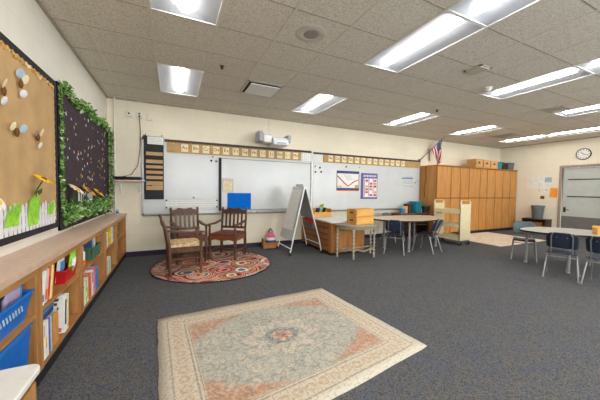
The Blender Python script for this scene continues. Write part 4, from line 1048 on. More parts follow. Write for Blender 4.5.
# ================================================================== ARMCHAIRS
def twist(b, p0, p1, r, turns=7, n=8):
    p0, p1 = Vector(p0), Vector(p1); L = (p1-p0).length; d = (p1-p0)/L; u = d.orthogonal().normalized(); w = d.cross(u); k = turns*10
    b.tube([p0, p0+d*.03], r*1.3, n); b.tube([p1-d*.03, p1], r*1.3, n)
    for ph in (0, PI):
        b.tube([p0+d*(L*i/k) + (u*math.cos(ph+2*PI*turns*i/k)+w*math.sin(ph+2*PI*turns*i/k))*r*.5 for i in range(k+1)], r*.68, 6)
def armchair(label, loc, rz, seat_mat, lean=.07, wmat='dark', apron='mid', plainpost=False, top=1.0, W=.27):
    t = thing('armchair', label, 'armchair', loc, rz, 'wooden armchairs on the round rug')
    y0, y1 = (-.20 if plainpost else -.25), .24                      # front, back
    for s in (-1, 1):
        b = B()
        b.tube([(s*W, y1, 0), (s*W, y1, .06)], [.02, .024], 8); 
        if plainpost:
            b.tube([(s*W, y1, 0), (s*W, y1+.01, .42), (s*W, y1+.055, .7), (s*W, y1+.125, top)], [.022, .026, .024, .02], 8)
        else:
            b.bx((s*W, y1, .23), (.045, .045, .42)); twist(b, (s*W, y1, .44), (s*W, y1+lean, top-.03), .02); b.lathe([(.012, 0), (.022, .012), (.02, .03), (.008, .04)], (s*W, y1+lean, top-.035), 10)
        b.obj('back_post', wmat, t)
        b = B()
        if plainpost: b.tube([(s*W, y0, 0), (s*W, y0, .2), (s*W, y0, .44), (s*W, y0, .64)], [.017, .024, .026, .02], 8)
        else: b.bx((s*W, y0, .34), (.045, .045, .16)); twist(b, (s*W, y0, .02), (s*W, y0, .27), .02, 5); twist(b, (s*W, y0, .42), (s*W, y0, .635), .018, 4); b.lathe([(.022, 0), (.026, .012), (.02, .025)], (s*W, y0, 0), 10)
        b.obj('front_leg', wmat, t)
        b = B(); b.prism_x([(y0-.05, .635), (y0-.055, .655), (y0, .668), (-.05, .662), (y1+lean*.3, .70), (y1+lean*.35, .675), (-.05, .635), (y0, .638)], s*W-.03, s*W+.03); b.obj('arm', wmat, t, bevel=.004)
        b = B(); b.tube([(s*W, y0, .15), (s*W, y1, .15)], .013, 8)
        if plainpost: b.tube([(s*W, y0, .25), (s*W, y1+.02, .25)], .011, 8)
        b.obj('side_stretcher', wmat, t)
    b = B(); 
    if plainpost:
        for z in (.14, .2, .26): b.tube([(-W, y0, z), (W, y0, z)], .011, 8)
    else:
        P = [(-W, .11), (-W, .14), (-W*.5, .165), (0, .15), (W*.5, .165), (W, .14), (W, .11), (W*.5, .125), (0, .11), (-W*.5, .125)]; b.prism_y(P, -.02, .0)
    b.obj('front_stretcher', wmat, t)
    b = B(); n = 14; P = [(-W, .43), (W, .43), (W, .35)] + [(W-2*W*i/n, .35+.022*(1-abs(math.cos(PI*i/n*2)))) for i in range(1, n)] + [(-W, .35)]
    b.prism_y(P, y0-.012, y0+.012); b.box(-W-.012, -W+.012, y0, y1, .35, .43); b.box(W-.012, W+.012, y0, y1, .35, .43); b.box(-W, W, y1-.012, y1+.012, .35, .43)
    b.obj('seat_frame', apron, t)
    b = B(); sw, sd = W-.005, (y1-y0)/2+.005
    def cush(u, v, sgn):
        x, y = (2*u-1), (2*v-1); e = (1-abs(x)**5)*(1-abs(y)**5)
        return (x*sw, (y0+y1)/2+y*sd, .432+.022+sgn*(.022+.018*e*(sgn > 0)))
    b.surf(lambda u, v: cush(u, v, 1), 14, 14); b.surf(lambda u, v: cush(u, v, -1), 14, 14)
    for q in range(14):
        for f in (lambda a: (a, 0), lambda a: (a, 1), lambda a: (0, a), lambda a: (1, a)):
            A, C_ = f(q/14), f((q+1)/14); b.put([cush(*A, 1), cush(*C_, 1), cush(*C_, -1), cush(*A, -1)], [(0, 1, 2, 3)])
    b.obj('seat_cushion', seat_mat, t)
    yt = y1+(.115 if plainpost else lean)
    b = B(); n = 20
    P = [(-W, top-.13)] + [(-W+2*W*i/n, top-.045+.028*(1 if abs(i-n/2) < n*.28 else 0)-.01*math.cos(i*PI*4/n)) for i in range(n+1)] + [(W, top-.13)]
    b.prism_y(P, yt-.022, yt+.002); b.obj('top_rail', wmat, t)
    b = B(); yl = y1+(.03 if plainpost else lean*.2); b.box(-W, W, yl-.012, yl+.012, .52, .565); b.obj('lower_rail', wmat, t)
    for i in range(5):
        x = (-2+i)*W*.33
        b = B(); b.put([(x-.018, yl-.006, .555), (x+.018, yl-.006, .555), (x+.018, yl+.006, .555), (x-.018, yl+.006, .555), (x-.018, yt-.018, top-.12), (x+.018, yt-.018, top-.12), (x+.018, yt-.006, top-.12), (x-.018, yt-.006, top-.12)],
                       [(0,3,2,1), (4,5,6,7), (0,1,5,4), (1,2,6,5), (2,3,7,6), (3,0,4,7)]); b.obj('slat', wmat, t)
    return t
RZ = .0135
armchair('middle dark wooden armchair facing the room with a brown leather seat', (1.07, .13, RZ), .2, 'leather', .06, 'dark', 'dark_h', False, .955, .245)
armchair('right hand armchair with twisted posts, brown apron and leather seat', (1.785, .08, RZ), -.62, 'leather', .06, 'dark', 'mid', False, .945, .255)
armchair('left hand armchair seen from its side with a pale floral seat', (.985, -.60, RZ), 1.64, 'fabricrib', .1, 'dark', 'dark_h', True, .90, .24)

# crate with a soft bag
t = thing('crate', 'small wooden crate on the floor between the armchairs and the easel', 'crate', (2.80, .52, .0005), -.1)
b = B(); b.box(-.16, .16, -.12, .12, .02, .035)
for s in (-1, 1):
    for z in (.05, .115): b.box(-.165, .165, s*.12-.006, s*.12+.006, z-.028, z+.03); 
    b.box(s*.16-.006, s*.16+.006, -.12, .12, .02, .22 if s < 0 else .15)
for x in (-.15, .15):
    for y in (-.1, .1): b.box(x-.015, x+.015, y-.015, y+.015, 0, .15)
b.obj('slatted_box', 'crate', t, smooth=False)
b = B(); b.box(-.03, .03, -.128, -.124, .04, .14); b.obj('front_cleat', 'crate', t)
t = thing('toy_bag', 'pink, white and blue soft bag with green handles in the crate', 'bag', (2.815, .515, .036), -.1)
def bagf(z0, z1, r0, r1):
    return B().lathe([(r0*.98, z0), (r0, z0+.005), ((r0+r1)/2*1.05, (z0+z1)/2), (r1, z1)], n=18)
for nm, z0, z1, r0, r1, m in (('lower_band', 0, .16, .085, .11, 'denim'), ('middle_band', .16, .22, .11, .105, 'paper'), ('top_band', .22, .33, .105, .05, 'pink')):
    bagf(z0, z1, r0, r1).obj(nm, m, t)
b = B()
for y in (-.03, .03): b.tube([(-.05+.1*i/8, y, .3+.11*math.sin(PI*i/8)) for i in range(9)], .009, 6)
b.obj('handle', 'green', t)

# ================================================================== EASEL
t = thing('easel', 'white folding A-frame easel with a whiteboard panel', 'easel', (3.29, 0, 0))
A = {}
for s in (-1, 1):
    B().tube([(-.36, s*.345, .05), (-.015, s*.27, 1.38)], .013, 8).obj('leg', 'white', t)
    B().tube([(.36, s*.345, .05), (.3, s*.34, .32), (.015, s*.27, 1.38)], .013, 8).obj('leg', 'white', t)
    for x in (-.37, .37):
        b = B(); b.tube([(x, s*.348-.012, .032), (x, s*.348+.012, .032)], .03, 14); b.box(x-.016, x+.016, s*.348-.016, s*.348+.016, .03, .075); b.obj('caster', 'black', t)
for x, z_, l_ in ((-.335, .14, .34), (.325, .2, .34), (0, 1.38, .28)): B().tube([(x, -l_, z_), (x, l_, z_)], .012, 8).obj('cross_bar', 'white', t)
def panel(x0, z0, x1, z1, w0, w1, th):
    b = B(); v = Vector((x1-x0, 0, z1-z0)).normalized(); n = Vector((-v.z, 0, v.x))*th
    P = [Vector((x0, -w0, z0)), Vector((x0, w0, z0)), Vector((x1, w1, z1)), Vector((x1, -w1, z1))]
    return b.put(P + [p+n for p in P], [(0,1,2,3), (7,6,5,4), (0,4,5,1), (1,5,6,2), (2,6,7,3), (3,7,4,0)])
panel(-.305, .30, -.022, 1.40, .345, .285, .012).obj('writing_panel', 'board', t, smooth=False)
b = panel(-.268, .50, -.05, 1.34, .27, .25, .004); b.T = Matrix(); o = b.obj('paper_pad', 'paper', t, smooth=False); o.location = (-.016, 0, .004)
panel(.185, .74, .022, 1.36, .285, .265, .01).obj('chalk_panel', 'greymetal', t, smooth=False)
b = B(); b.box(.02, .05, -.1, .1, 1.39, 1.43)
b.bx((-.015, -.02, 1.42), (.006, .36, .07)); b.obj('top_clip', 'board', t)
t = thing('hanging_pouch', 'red pouch hanging between the right legs of the easel', 'pouch', (3.51, -.05, .62))
B().box(-.03, .03, -.2, .2, 0, .13).obj('pouch', 'red', t, bevel=.01); B().box(-.035, -.03, -.18, .18, .06, .12).obj('flap', 'inkred', t)
b = B(); b.tube([(0, -.19, .12), (0, -.29, .26)], .004, 5); b.tube([(0, .19, .12), (0, .29, .26)], .004, 5); b.obj('strap', 'white', t)
t = thing('tray', 'grey green tray hanging under the red pouch on the easel', 'tray', (3.515, -.05, .54))
B().box(-.03, .035, -.19, .19, 0, .075).obj('tray', 'bin', t, bevel=.008)

# ================================================================== DRESSER, TRAY, DEMILUNE TABLE, PINE BOXES
t = thing('dresser', 'oak drawer unit with a white top standing out from the whiteboard wall', 'dresser', (3.70, -.64, 0))
wd, dp, ht = .85, 1.37, .70
B().box(-.02, wd+.02, -.02, dp, ht-.03, ht).obj('top', 'white', t, bevel=.004)
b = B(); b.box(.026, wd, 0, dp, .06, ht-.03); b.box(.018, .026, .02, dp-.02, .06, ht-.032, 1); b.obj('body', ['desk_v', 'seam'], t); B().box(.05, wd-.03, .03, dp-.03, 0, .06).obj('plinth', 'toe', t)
b = B(); b.box(.004, .02, 0, .1, .06, ht-.03); b.box(.004, .02, dp-.06, dp, .06, ht-.03); b.obj('corner_stile', 'desk_v', t)
for i in range(5):
    z = .072+i*.12
    B().box(-.004, .02, .11, dp-.07, z, z+.102).obj('drawer', 'desk', t, bevel=.008)
    d = t.children[-1]; 
    b = B(); b.box(-.012, -.003, .15, dp-.11, z+.088, z+.096); b.obj('finger_pull', 'mid', d)
t = thing('file_tray', 'open pale pine tray of papers on the white dresser top', 'tray', (3.98, .33, ht+.0005), -.1)
b = B(); b.box(-.25, .25, -.13, .13, 0, .012); b.box(-.25, .25, -.13, -.118, 0, .12); b.box(-.25, .25, .118, .13, 0, .2); b.box(-.25, -.238, -.13, .13, 0, .2); b.box(.238, .25, -.13, .13, 0, .2); b.obj('tray_box', 'pine_y', t, bevel=.003)
for k, (x, m, hh, l) in enumerate(((-.1, 'denim', .2, 'dark blue folder standing in the pine tray'), (-.06, 'paper', .24, 'white folder standing in the pine tray'), (-.02, 'lime', .29, 'green and yellow folder standing tall in the pine tray'), (.06, 'charcoal', .21, 'black folder standing in the pine tray'))):
    tt = thing('folder', l, 'folder', (3.98+x, .33, ht+.0135), -.1); tt.rotation_euler = (0, .28, -.1)
    B().box(-.004, .004, -.1, .1, .002, hh).obj('sheet', m, tt, smooth=False); B().box(-.005, .005, -.08, -.02, hh, hh+.015).obj('index_tab', 'yellow', tt)

t = thing('demilune_table', 'worn grey half-round side table with turned legs', 'side table', (4.21, -.69, 0))
def D(s, n=20): return [(-.47*s, -.0)] + [(-.47*s*math.cos(PI*i/n), -.5*s*abs(math.sin(PI*i/n))**.8) for i in range(1, n)] + [(.47*s, 0)]
TH = .665
B().prism(D(1.0), TH-.025, TH).obj('top', 'worn_h', t, bevel=.006)
B().prism(D(.9), TH-.085, TH-.025).obj('apron', 'worn_h', t)
for x, y in ((-.42, -.05), (-.25, -.36), (.25, -.36), (.42, -.05)):
    b = B(); pr = [(.016, 0), (.024, .02), (.018, .05)] + [(.02+.008*math.sin(i*1.05), .06+i*.0125) for i in range(36)] + [(.026, .52), (.026, TH-.085)]
    b.lathe(pr, (x, y, 0), 12); b.obj('turned_leg', 'worn', t)
b = B(); P = [(-.42, -.05), (-.25, -.36), (.25, -.36), (.42, -.05)]
for (xa, ya), (xb, yb) in zip(P, P[1:]):
    b.tube([(xa+(xb-xa)*i/10, ya+(yb-ya)*i/10, .16+.02*math.sin(i*PI/5*1.5)) for i in range(11)], .016, 8)
b.tube([(-.42, -.05, .16), (0, -.16, .175), (.42, -.05, .16)], .014, 8); b.obj('stretcher', 'worn_h', t)
def drawer_box(label, loc, rz, w, d, h, first=None):
    t = thing('drawer_box', label, 'box', loc, rz)
    B().box(-w/2, w/2, -d/2, d/2, 0, h).obj('case', 'pine', t, bevel=.004)
    b = B(); b.box(-w/2+.012, w/2-.012, -d/2-.004, -d/2, .012, h-.012); b.obj('front_panel', 'pine_y', t, bevel=.003)
    b = B(); b.bx((-w/2-.002, 0, h*.55), (.006, .1, .03)); b.obj('hand_hole', 'brown', t)
    return t
drawer_box('lower pine box of the stack on the half-round table', (4.25, -.865, TH+.0005), .12, .48, .28, .155); drawer_box('upper pine box of the stack on the half-round table', (4.25, -.865, TH+.157), .12, .48, .28, .15)

# ================================================================== SCHOOL CHAIRS AND TABLES
def school_chair(label, loc, rz, mat, bmat=None):
    t = thing('school_chair', label, 'chair', loc, rz, 'plastic school chairs')
    SHt, W = .41, .178
    b = B()
    def seat(u, v):
        x = (2*u-1); y = -.2+.4*v
        return (x*W*(1-.08*(1-v)), y, SHt-.012*(1-x*x)+.006*math.cos(PI*v) - .025*max(0, (.18-v)/.18)**2)
    b.surf(seat, 12, 12); b.obj('seat', mat, t, solid=.007)
    b = B()
    def back(u, v):
        x = (2*u-1); w = W*(1.02-.0*v)*(1-.16*max(0, (v-.7)/.3)**2-.1*max(0, (.2-v)/.2)**2)
        return (x*w, .205+.10*v-.035*x*x+.0, SHt+.075+.25*v-.02*abs(x)**4*(v > .8))
    b.surf(back, 14, 12); o = b.obj('backrest', bmat or mat, t, solid=.008)
    b = B()
    for s in (-1, 1): b.ball((s*.06, .205+.07, SHt+.25), (.008, .006, .008), 6)
    b.obj('rivet', 'chrome', o)
    for s in (-1, 1):
        B().tube([(s*.15, -.12, SHt-.022), (s*.165, -.15, SHt-.04), (s*.195, -.215, .012)], .0105, 8).obj('leg', 'chrome', t)
        B().tube([(s*.15, .1, SHt-.022), (s*.17, .15, SHt-.05), (s*.2, .255, .012)], .0105, 8).obj('leg', 'chrome', t)
        B().tube([(s*.13, -.1, SHt-.026), (s*.13, .12, SHt-.026), (s*.125, .2, SHt+.0), (s*.12, .222, SHt+.06), (s*.12, .29, SHt+.26), (s*.1, .305, SHt+.32)], .009, 8).obj('back_tube', 'chrome', t)
        for x, y in ((s*.196, -.218), (s*.201, .258)):
            B().lathe([(.014, 0), (.014, .02), (.011, .03)], (x, y, 0), 10).obj('foot_cap', 'greymetal', t)
    for y in (-.16, .16): B().tube([(-.165, y, SHt-.07), (.165, y, SHt-.07)], .008, 8).obj('brace', 'chrome', t)
    return t
def table(label, loc, rz, poly, h, mat, legs, edge='slot'):
    t = thing('table', label, 'table', loc, rz)
    B().prism(poly, h-.008, h).obj('tabletop', mat, t)
    P = [(x*1.004, y*1.004) for x, y in poly]
    B().prism(P, h-.032, h-.004).obj('edge_band', edge, t)
    for x, y in legs:
        b = B(); b.tube([(x, y, .3), (x, y, h-.03)], .022, 12); b.bx((x, y, h-.036), (.13, .13, .008)); b.tube([(x, y, .02), (x, y, .34)], .027, 12); o = b.obj('leg', 'greymetal', t)
        B().lathe([(.022, 0), (.03, .006), (.03, .02), (.02, .03)], (x, y, 0), 12).obj('glide', 'greyink', o)
    return t
def spline(P, n=8):
    out = []; k = len(P)
    for i in range(k):
        p0, p1, p2, p3 = (Vector(P[(i+j-1) % k]) for j in range(4))
        for q in range(n):
            s = q/n; out.append(tuple(.5*((2*p1)+(-p0+p2)*s+(2*p0-5*p1+4*p2-p3)*s*s+(-p0+3*p1-3*p2+p3)*s**3)))
    return out
c = (6.02, -.45)
P = [(5.02, -.3), (5.0, -.62), (5.3, -1.0), (5.75, -1.14), (6.3, -1.04), (6.78, -.68), (6.98, -.28), (6.75, -.06), (6.35, .0), (5.6, -.02)]
table('beige topped kidney-shaped table in front of the small dark shelf', (c[0], c[1], 0), 0, spline([(x-c[0], y-c[1]) for x, y in P]), .70, 'table_t', [(-.52, -.53), (.62, -.3), (.5, .25), (-.75, .0)])
school_chair('navy school chair with its back to the room at the beige table', (5.2, -.85, 0), PI-.8, 'navy')
school_chair('navy school chair seen from behind at the right of the beige table, beside the cart', (5.95, -1.05, 0), PI+.25, 'navy')
school_chair('grey blue school chair on the far side of the beige table', (6.2, .2, 0), .15, 'teal_grey')

# right hand table
c = (7.12, -3.2)
table('pale speckled round-ended table at the right picture edge', (c[0], c[1], 0), 0, spline([(x-c[0], y-c[1]) for x, y in [(6.62, -2.8), (6.70, -2.5), (7.1, -2.38), (7.55, -2.46), (7.85, -2.8), (7.95, -3.25), (7.95, -3.75), (7.7, -4.0), (7.35, -3.95), (7.12, -3.6), (6.95, -3.32), (6.72, -3.08)]]), .655, 'table', [(-.16, .72), (-.3, .05), (.55, .35), (.5, -.55)])
school_chair('grey teal backed chair at the cabinet end of the speckled table', (7.24, -2.31, 0), -1.1, 'navy', 'teal_grey')
school_chair('navy chair in the middle of the near side of the speckled table', (6.47, -3.2, 0), PI/2+.3, 'navy')
school_chair('navy chair cut by the right picture edge at the speckled table', (6.55, -3.67, 0), PI/2+.12, 'navy')
school_chair('navy chair on the door side of the speckled table', (8.0, -3.3, 0), -PI/2, 'navy')
t = thing('drawer_box', 'small pale pine caddy on the speckled table at the right picture edge', 'caddy', (7.36, -3.38, .6555), .5)
b = B(); b.box(-.15, .15, -.1, .1, 0, .01)
for s in (-1, 1): b.box(-.15, .15, s*.1-.005, s*.1+.005, 0, .05); b.box(-.15, .15, s*.1-.005, s*.1+.005, .065, .11); b.box(s*.15-.006, s*.15+.006, -.1, .1, 0, .13)
b.obj('slatted_sides', 'pine_y', t, smooth=False); B().box(-.14, .14, -.09, .09, .012, .05).obj('contents', 'gold', t)

# small dark shelf with teal bins
t = thing('low_shelf', 'small dark wooden shelf behind the beige table', 'shelf unit', (7.185, .56, 0))
B().box(-.585, .585, -.2, .2, .67, .70).obj('top', 'mid', t, bevel=.003)
for s in (-1, 1): B().box(s*.54-.015, s*.54+.015, -.19, .19, 0, .67).obj('side_panel', 'espresso', t)
B().box(-.525, .525, -.18, .19, .34, .36).obj('shelf', 'espresso', t); B().box(-.525, .525, .18, .195, 0, .67).obj('back_panel', 'espresso', t); B().box(-.525, .525, -.18, .18, .04, .06).obj('bottom_panel', 'espresso', t)
z = .7005
t = thing('pail', 'small bright blue pail on the left end of the dark shelf', 'pail', (6.80, .5, z)); B().lathe([(.06, 0), (.075, .12), (.078, .125), (.07, .125), (.056, .006)], n=18).obj('wall', 'ltblue', t); B().tube([(0, -.075+.15*i/8, .12+.07*math.sin(PI*i/8)) for i in range(9)], .004, 5).obj('handle', 'white', t)
t = thing('tote', 'tall teal box standing on the dark shelf', 'box', (7.33, .50, z), .1); B().box(-.13, .13, -.12, .12, 0, .33).obj('body', 'teal', t, bevel=.012); B().box(-.136, .136, -.126, .126, .29, .335).obj('lid', 'teal', t, bevel=.006)
for x, w, hh, m, l in ((6.93, .03, .2, 'cream', 'cream book upright on the dark shelf beside the pail'), (6.985, .05, .26, 'maroon', 'maroon book upright on the dark shelf left of the teal box'), (7.045, .05, .24, 'brown', 'brown book upright on the dark shelf left of the teal box'), (7.10, .05, .25, 'charcoal', 'black book upright on the dark shelf against the teal box')):
    tt = thing('book', l, 'book', (x, .44, z), 0); b = B(); b.box(-w/2, -w/2+.003, 0, .17, 0, hh); b.box(w/2-.003, w/2, 0, .17, 0, hh); b.box(-w/2+.003, w/2-.003, 0, .003, 0, hh); b.obj('cover', m, tt, smooth=False); B().box(-w/2+.003, w/2-.003, .003, .165, .004, hh-.005).obj('pages', 'paper', tt, smooth=False)
t = thing('glue_bottle', 'white bottle in front of the teal box on the dark shelf', 'bottle', (7.515, .46, z)); B().lathe([(.03, 0), (.032, .01), (.032, .12), (.012, .16), (.012, .18)], n=14).obj('body', 'paper', t); B().lathe([(.014, .18), (.006, .22)], n=12).obj('nozzle', 'orange', t)
t = thing('basket', 'dark green basket at the right end of the dark shelf', 'basket', (7.63, .49, z)); b = B(); b.put([(-.1, -.12, 0), (.1, -.12, 0), (.1, .12, 0), (-.1, .12, 0), (-.13, -.15, .2), (.13, -.15, .2), (.13, .15, .2), (-.13, .15, .2), (-.12, -.14, .2), (.12, -.14, .2), (.12, .14, .2), (-.12, .14, .2), (-.09, -.11, .01), (.09, -.11, .01), (.09, .11, .01), (-.09, .11, .01)], [(0,3,2,1)] + [(k+i, k+(i+1) % 4, k+4+(i+1) % 4, k+4+i) for k in (0, 4, 8) for i in range(4)] + [(12, 13, 14, 15)]); b.obj('tub', 'charcoal', t, smooth=False)
B().tube([(.132, -.152, .2), (.132, .152, .2), (-.132, .152, .2), (-.132, -.152, .2), (.132, -.152, .2)], .008, 6).obj('rim', 'green', t)

# ================================================================== BOOK CART
t = thing('book_cart', 'cream metal book cart on casters in front of the oak cabinets', 'cart', (7.43, -.58, 0), .0)
w, l, zt = .185, .37, 1.12
for s in (-1, 1):
    y = s*l
    b = B(); b.box(-w-.012, w+.012, y-.012, y+.012, .12, zt-.09); b.box(-w-.012, -w+.03, y-.016, y+.016, .12, zt-.04); b.box(w-.03, w+.012, y-.016, y+.016, .12, zt-.04); b.obj('end_panel', 'cart', t, bevel=.003)
    b = B(); b.tube([(-w+.008, y, zt-.1), (-w+.008, y, zt-.025), (-w+.04, y, zt), (w-.04, y, zt), (w-.008, y, zt-.025), (w-.008, y, zt-.1)], .014, 8); h_ = b.obj('handle', 'cart', t)
    B().tube([(-w+.05, y, zt), (w-.05, y, zt)], .017, 8).obj('grip', 'pine', h_)
for z in (.17, .49, .84):
    b = B(); b.box(-w, w, -l+.012, l-.012, z, z+.012); b.box(-w-.002, -w+.012, -l+.012, l-.012, z-.05, z+.05); b.box(w-.012, w+.002, -l+.012, l-.012, z-.05, z+.05); b.obj('shelf', 'cart', t)
for x in (-w+.02, w-.02):
    for s in (-1, 1):
        y = s*(l-.02); b = B(); b.tube([(x-.012, y, .048), (x+.012, y, .048)], .048, 16); o = b.obj('caster', 'black', t)
        b = B(); b.box(x-.022, x-.016, y-.02, y+.02, .04, .12); b.box(x+.016, x+.022, y-.02, y+.02, .04, .12); b.box(x-.022, x+.022, y-.03, y+.03, .11, .12); b.obj('fork', 'greymetal', o)

# ================================================================== OAK CABINETS
CY, CH = .17, 2.125
xs = [7.80, 8.42, 9.27, 9.83, 10.2, 11.09, 11.955]
ls = ['leftmost oak cabinet unit, just below the flag', 'wide oak cabinet unit, second from the left, behind the book cart', 'third oak cabinet unit from the left, with the leftmost plywood box on its edge', 'narrowest oak cabinet unit, under the middle plywood box', 'oak cabinet unit under the right plywood box and dark teal bin', 'rightmost oak cabinet unit in the room corner']
for i in range(6):
    x0, x1 = xs[i], xs[i+1]-.002; w = (x1-x0)/2
    t = thing('cabinet', ls[i], 'cabinet', ((x0+x1)/2, YB, 0), 0, 'tall oak cabinets'); d = CY-YB
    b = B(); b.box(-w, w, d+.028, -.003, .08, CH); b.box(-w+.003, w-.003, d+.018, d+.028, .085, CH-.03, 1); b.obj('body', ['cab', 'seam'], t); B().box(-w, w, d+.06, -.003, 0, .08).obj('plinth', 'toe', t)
    B().box(-w, w, d-.012, d+.02, CH-.03, CH+.002).obj('cornice', 'cab_h', t, bevel=.003)
    nd = 2 if (x1-x0) > .8 else 1
    for k in range(nd):
        a0_, a1_ = -w+2*w*k/nd+.012, -w+2*w*(k+1)/nd-.012
        for z0, z1 in ((.1, 1.13), (1.155, CH-.045)):
            B().box(a0_, a1_, d, d+.019, z0, z1).obj('door', 'cab', t, bevel=.004); o = t.children[-1]
            b = B(); xx = a1_-.03 if k == 0 else a0_+.03; zz = z1-.12 if z0 < 1 else z0+.12
            b.tube([(xx, d, zz-.04), (xx, d-.02, zz-.03), (xx, d-.02, zz+.03), (xx, d, zz+.04)], .004, 6); b.obj('handle', 'greymetal', o)
# boxes and bins on the cabinets
z = CH+.0025
def ply(label, x, w, h, d=.3):
    t = thing('plywood_box', label, 'box', (x, .37, z)); 
    b = B(); b.box(-w/2, w/2, -d/2, d/2, 0, .01); b.box(-w/2, w/2, d/2-.012, d/2, 0, h); b.box(-w/2, -w/2+.012, -d/2, d/2, 0, h); b.box(w/2-.012, w/2, -d/2, d/2, 0, h); b.box(-w/2, w/2, -d/2, -d/2+.012, 0, h); b.obj('box', 'ply', t, bevel=.003)
    B().bx((0, -d/2-.001, h*.6), (.09, .004, .07)).obj('hand_hole', 'brown', t)
ply('plywood box on the oak cabinets, leftmost with a hand hole', 9.83, .37, .28); ply('plywood box on the oak cabinets, middle of three', 10.24, .37, .27); ply('plywood box on the oak cabinets, right one beside the teal bin', 10.65, .37, .26)
def obin(label, x, w, h, mat, mat2):
    t = thing('storage_bin', label, 'bin', (x, .40, z)); d = .15
    b = B(); b.put([(-w*.42, -d*.9, 0), (w*.42, -d*.9, 0), (w*.42, d*.9, 0), (-w*.42, d*.9, 0), (-w/2, -d, h), (w/2, -d, h), (w/2, d, h), (-w/2, d, h), (-w/2+.012, -d+.012, h), (w/2-.012, -d+.012, h), (w/2-.012, d-.012, h), (-w/2+.012, d-.012, h), (-w*.4, -d*.85, .01), (w*.4, -d*.85, .01), (w*.4, d*.85, .01), (-w*.4, d*.85, .01)], [(0,3,2,1)] + [(k+i, k+(i+1) % 4, k+4+(i+1) % 4, k+4+i) for k in (0, 4, 8) for i in range(4)] + [(12, 13, 14, 15)]); b.obj('tub', mat, t, smooth=False)
    B().tube([(w/2, -d, h), (w/2, d, h), (-w/2, d, h), (-w/2, -d, h), (w/2, -d, h)], .01, 6).obj('rim', mat2, t)
obin('dark teal bin on the oak cabinets beside the plywood boxes', 11.03, .3, .24, 'teal', 'charcoal'); obin('black bin with a green rim on the oak cabinets', 11.36, .3, .24, 'charcoal', 'green'); obin('grey purple bin at the right end of the oak cabinets', 11.72, .34, .25, 'purple', 'charcoal')
o = [q for q in bpy.data.objects if q.get('label', '').startswith('grey purple bin')][0]
for ch in o.children:
    if ch.name.startswith('tub'): ch.data.materials[0] = M['bin']
t = thing('toy', 'lime green toy sticking out of the bins on the oak cabinets', 'toy', (11.36, .40, z+.012)); B().lathe([(.06, 0), (.07, .1), (.09, .2), (.06, .27), (.02, .28)], n=14).obj('body', 'lime', t); B().ball((.1, -.02, .24), (.07, .05, .04), 8).obj('arm', 'yellow', t)

# ================================================================== RIGHT WALL
t = thing('clock', 'round white wall clock with a black rim above the door', 'clock', (XR, -1.53, 2.52)); t.rotation_euler = (0, -PI/2, 0)
B().lathe([(.16, 0), (.172, .012), (.17, .035), (.158, .04), (.152, .03)], n=40, caps=False).obj('rim', 'slot', t); B().lathe([(.155, 0), (.155, .022)], n=40).obj('dial', 'paper', t)
b = B()
for i in range(12):
    a = i*PI/6; b.bx((.125*math.cos(a), .125*math.sin(a), .0225), (.03, .012, .003), (0, 0, a))
b.obj('hour_marks', 'slot', t)
def hand(a, l, w, nm):
    b = B(); b.bx((l*.42*math.cos(a), l*.42*math.sin(a), .027), (l, w, .003), (0, 0, a)); b.obj(nm, 'slot', t)
hand(.9, .08, .014, 'hour_hand'); hand(-1.9, .115, .01, 'minute_hand')
def sheet(label, y, z, w, h, mat='paper', tilt=0., deco=None):
    t = thing('notice', label, 'notice', (XR, y, z)); t.rotation_euler = (tilt, 0, 0)
    B().box(-.004, 0, -w/2, w/2, -h/2, h/2).obj('sheet', mat, t, smooth=False)
    b = B()
    for i in range(4): b.box(-.0055, -.004, -w*.36, w*.3-.03*(i % 2), h*.3-i*h*.18-.006, h*.3-i*h*.18)
    b.obj('printed_lines', deco or 'greyink', t, smooth=False)
for a in (('white notice at the left of the wall cluster by the grey bin', -.22, 1.62, .2, .2), ('white notice at the top left of the wall cluster', -.36, 1.78, .17, .16), ('white notice at the top middle of the wall cluster', -.52, 1.79, .17, .18), ('pale blue notice at the right of the wall cluster', -.71, 1.77, .18, .16, 'skyblue'), ('white notice in the centre of the wall cluster', -.47, 1.60, .22, .16), ('white notice lower right in the wall cluster', -.68, 1.58, .19, .15)): sheet(*a)
sheet('small dark photo print on the left under the white notices', -.47, 1.42, .11, .12, 'paper', 0, 'ink'); sheet('small dark photo print on the right under the white notices', -.66, 1.43, .11, .12, 'paper', 0, 'ink')
sheet('orange paper notice beside the taupe door frame', -.865, 1.35, .2, .30, 'orange', .04, 'gold'); M_or = plain('bright_orange_paper', (242, 160, 62), .8, .1, var=.05)
for q in bpy.data.objects:
    if q.parent and q.parent.get('label', '').startswith('orange paper notice') and q.name.startswith('sheet'): q.data.materials[0] = M_or
t = thing('photo', 'brown photo print on the wall right above the grey bin', 'photo', (XR, -.57, 1.19)); B().box(-.005, -.001, -.09, .09, -.075, .075).obj('print', 'cream', t, smooth=False); b = B(); b.box(-.0065, -.005, -.06, .05, -.055, .045); b.obj('picture', 'brown', t, smooth=False)
t = thing('low_shelf', 'small dark wooden stand against the door wall', 'stand', (XR-.2, -.53, 0))
B().box(-.2, .19, -.34, .34, .45, .48).obj('top', 'espresso', t, bevel=.003)
for s in (-1, 1): B().box(-.19, .19, s*.31-.015, s*.31+.015, 0, .45).obj('side_panel', 'espresso', t)
B().box(-.18, .185, -.295, .295, .2, .22).obj('shelf', 'espresso', t); B().box(.175, .19, -.295, .295, 0, .45).obj('back_panel', 'espresso', t)
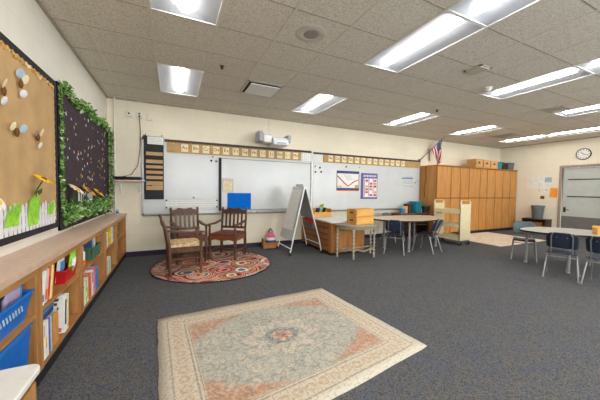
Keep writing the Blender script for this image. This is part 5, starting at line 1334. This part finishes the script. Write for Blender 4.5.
t = thing('basket', 'brown woven basket inside the dark stand', 'basket', (XR-.21, -.53, .2205)); b = B(); b.box(-.13, .13, -.2, .2, 0, .01)
for k in range(5):
    q = .018+k*.03
    for s in (-1, 1): b.bx((s*.135, 0, q), (.012, .42, .024)); b.bx((0, s*.205, q), (.27, .012, .024))
b.obj('woven_side', 'crate', t, smooth=False)
t = thing('trash_bin', 'grey plastic bin standing on the dark wooden stand', 'bin', (XR-.22, -.56, .4805))
B().lathe([(.13, 0), (.135, .01), (.17, .42), (.17, .43), (.158, .43), (.125, .012)], n=32).obj('tub', 'bin', t); B().lathe([(.168, .385), (.182, .39), (.184, .435), (.158, .44), (.158, .43)], n=32).obj('rim', 'bin', t)

# ================================================================== CAMERA, LIGHT, LOOK
cam = bpy.data.cameras.new('camera'); co = bpy.data.objects.new('camera', cam); COL.objects.link(co)
f, yaw, pitch, roll = 271.03, .4409, -.0394, -.0136
def world(x, y, z):
    c, s = math.cos(roll), math.sin(roll); x, y = x*c+y*s, -x*s+y*c
    c, s = math.cos(pitch), math.sin(pitch); z, y = z*c-y*s, z*s+y*c
    c, s = math.cos(yaw), math.sin(yaw); return Vector((x*c+z*s, -x*s+z*c, y))
r_, u_, f_ = world(1, 0, 0), world(0, 1, 0), world(0, 0, 1)
m = Matrix(((r_.x, u_.x, -f_.x), (r_.y, u_.y, -f_.y), (r_.z, u_.z, -f_.z))).to_4x4(); m.translation = (.7947, -5.3052, 1.347)
co.matrix_world = m; cam.sensor_width = 36; cam.sensor_fit = 'HORIZONTAL'; cam.lens = f/600*36; cam.clip_start = .05
sc_ = bpy.context.scene; sc_.camera = co
w = bpy.data.worlds.new('daylight'); sc_.world = w; w.use_nodes = True; nt = w.node_tree
bg = nt.nodes['Background']; bg.inputs[0].default_value = (.93, .97, 1., 1); bg.inputs[1].default_value = 9.
vs_ = sc_.view_settings; vs_.view_transform = 'Standard'; vs_.look = 'None'; vs_.gamma = 1; vs_.exposure = .32; vs_.use_curve_mapping = False
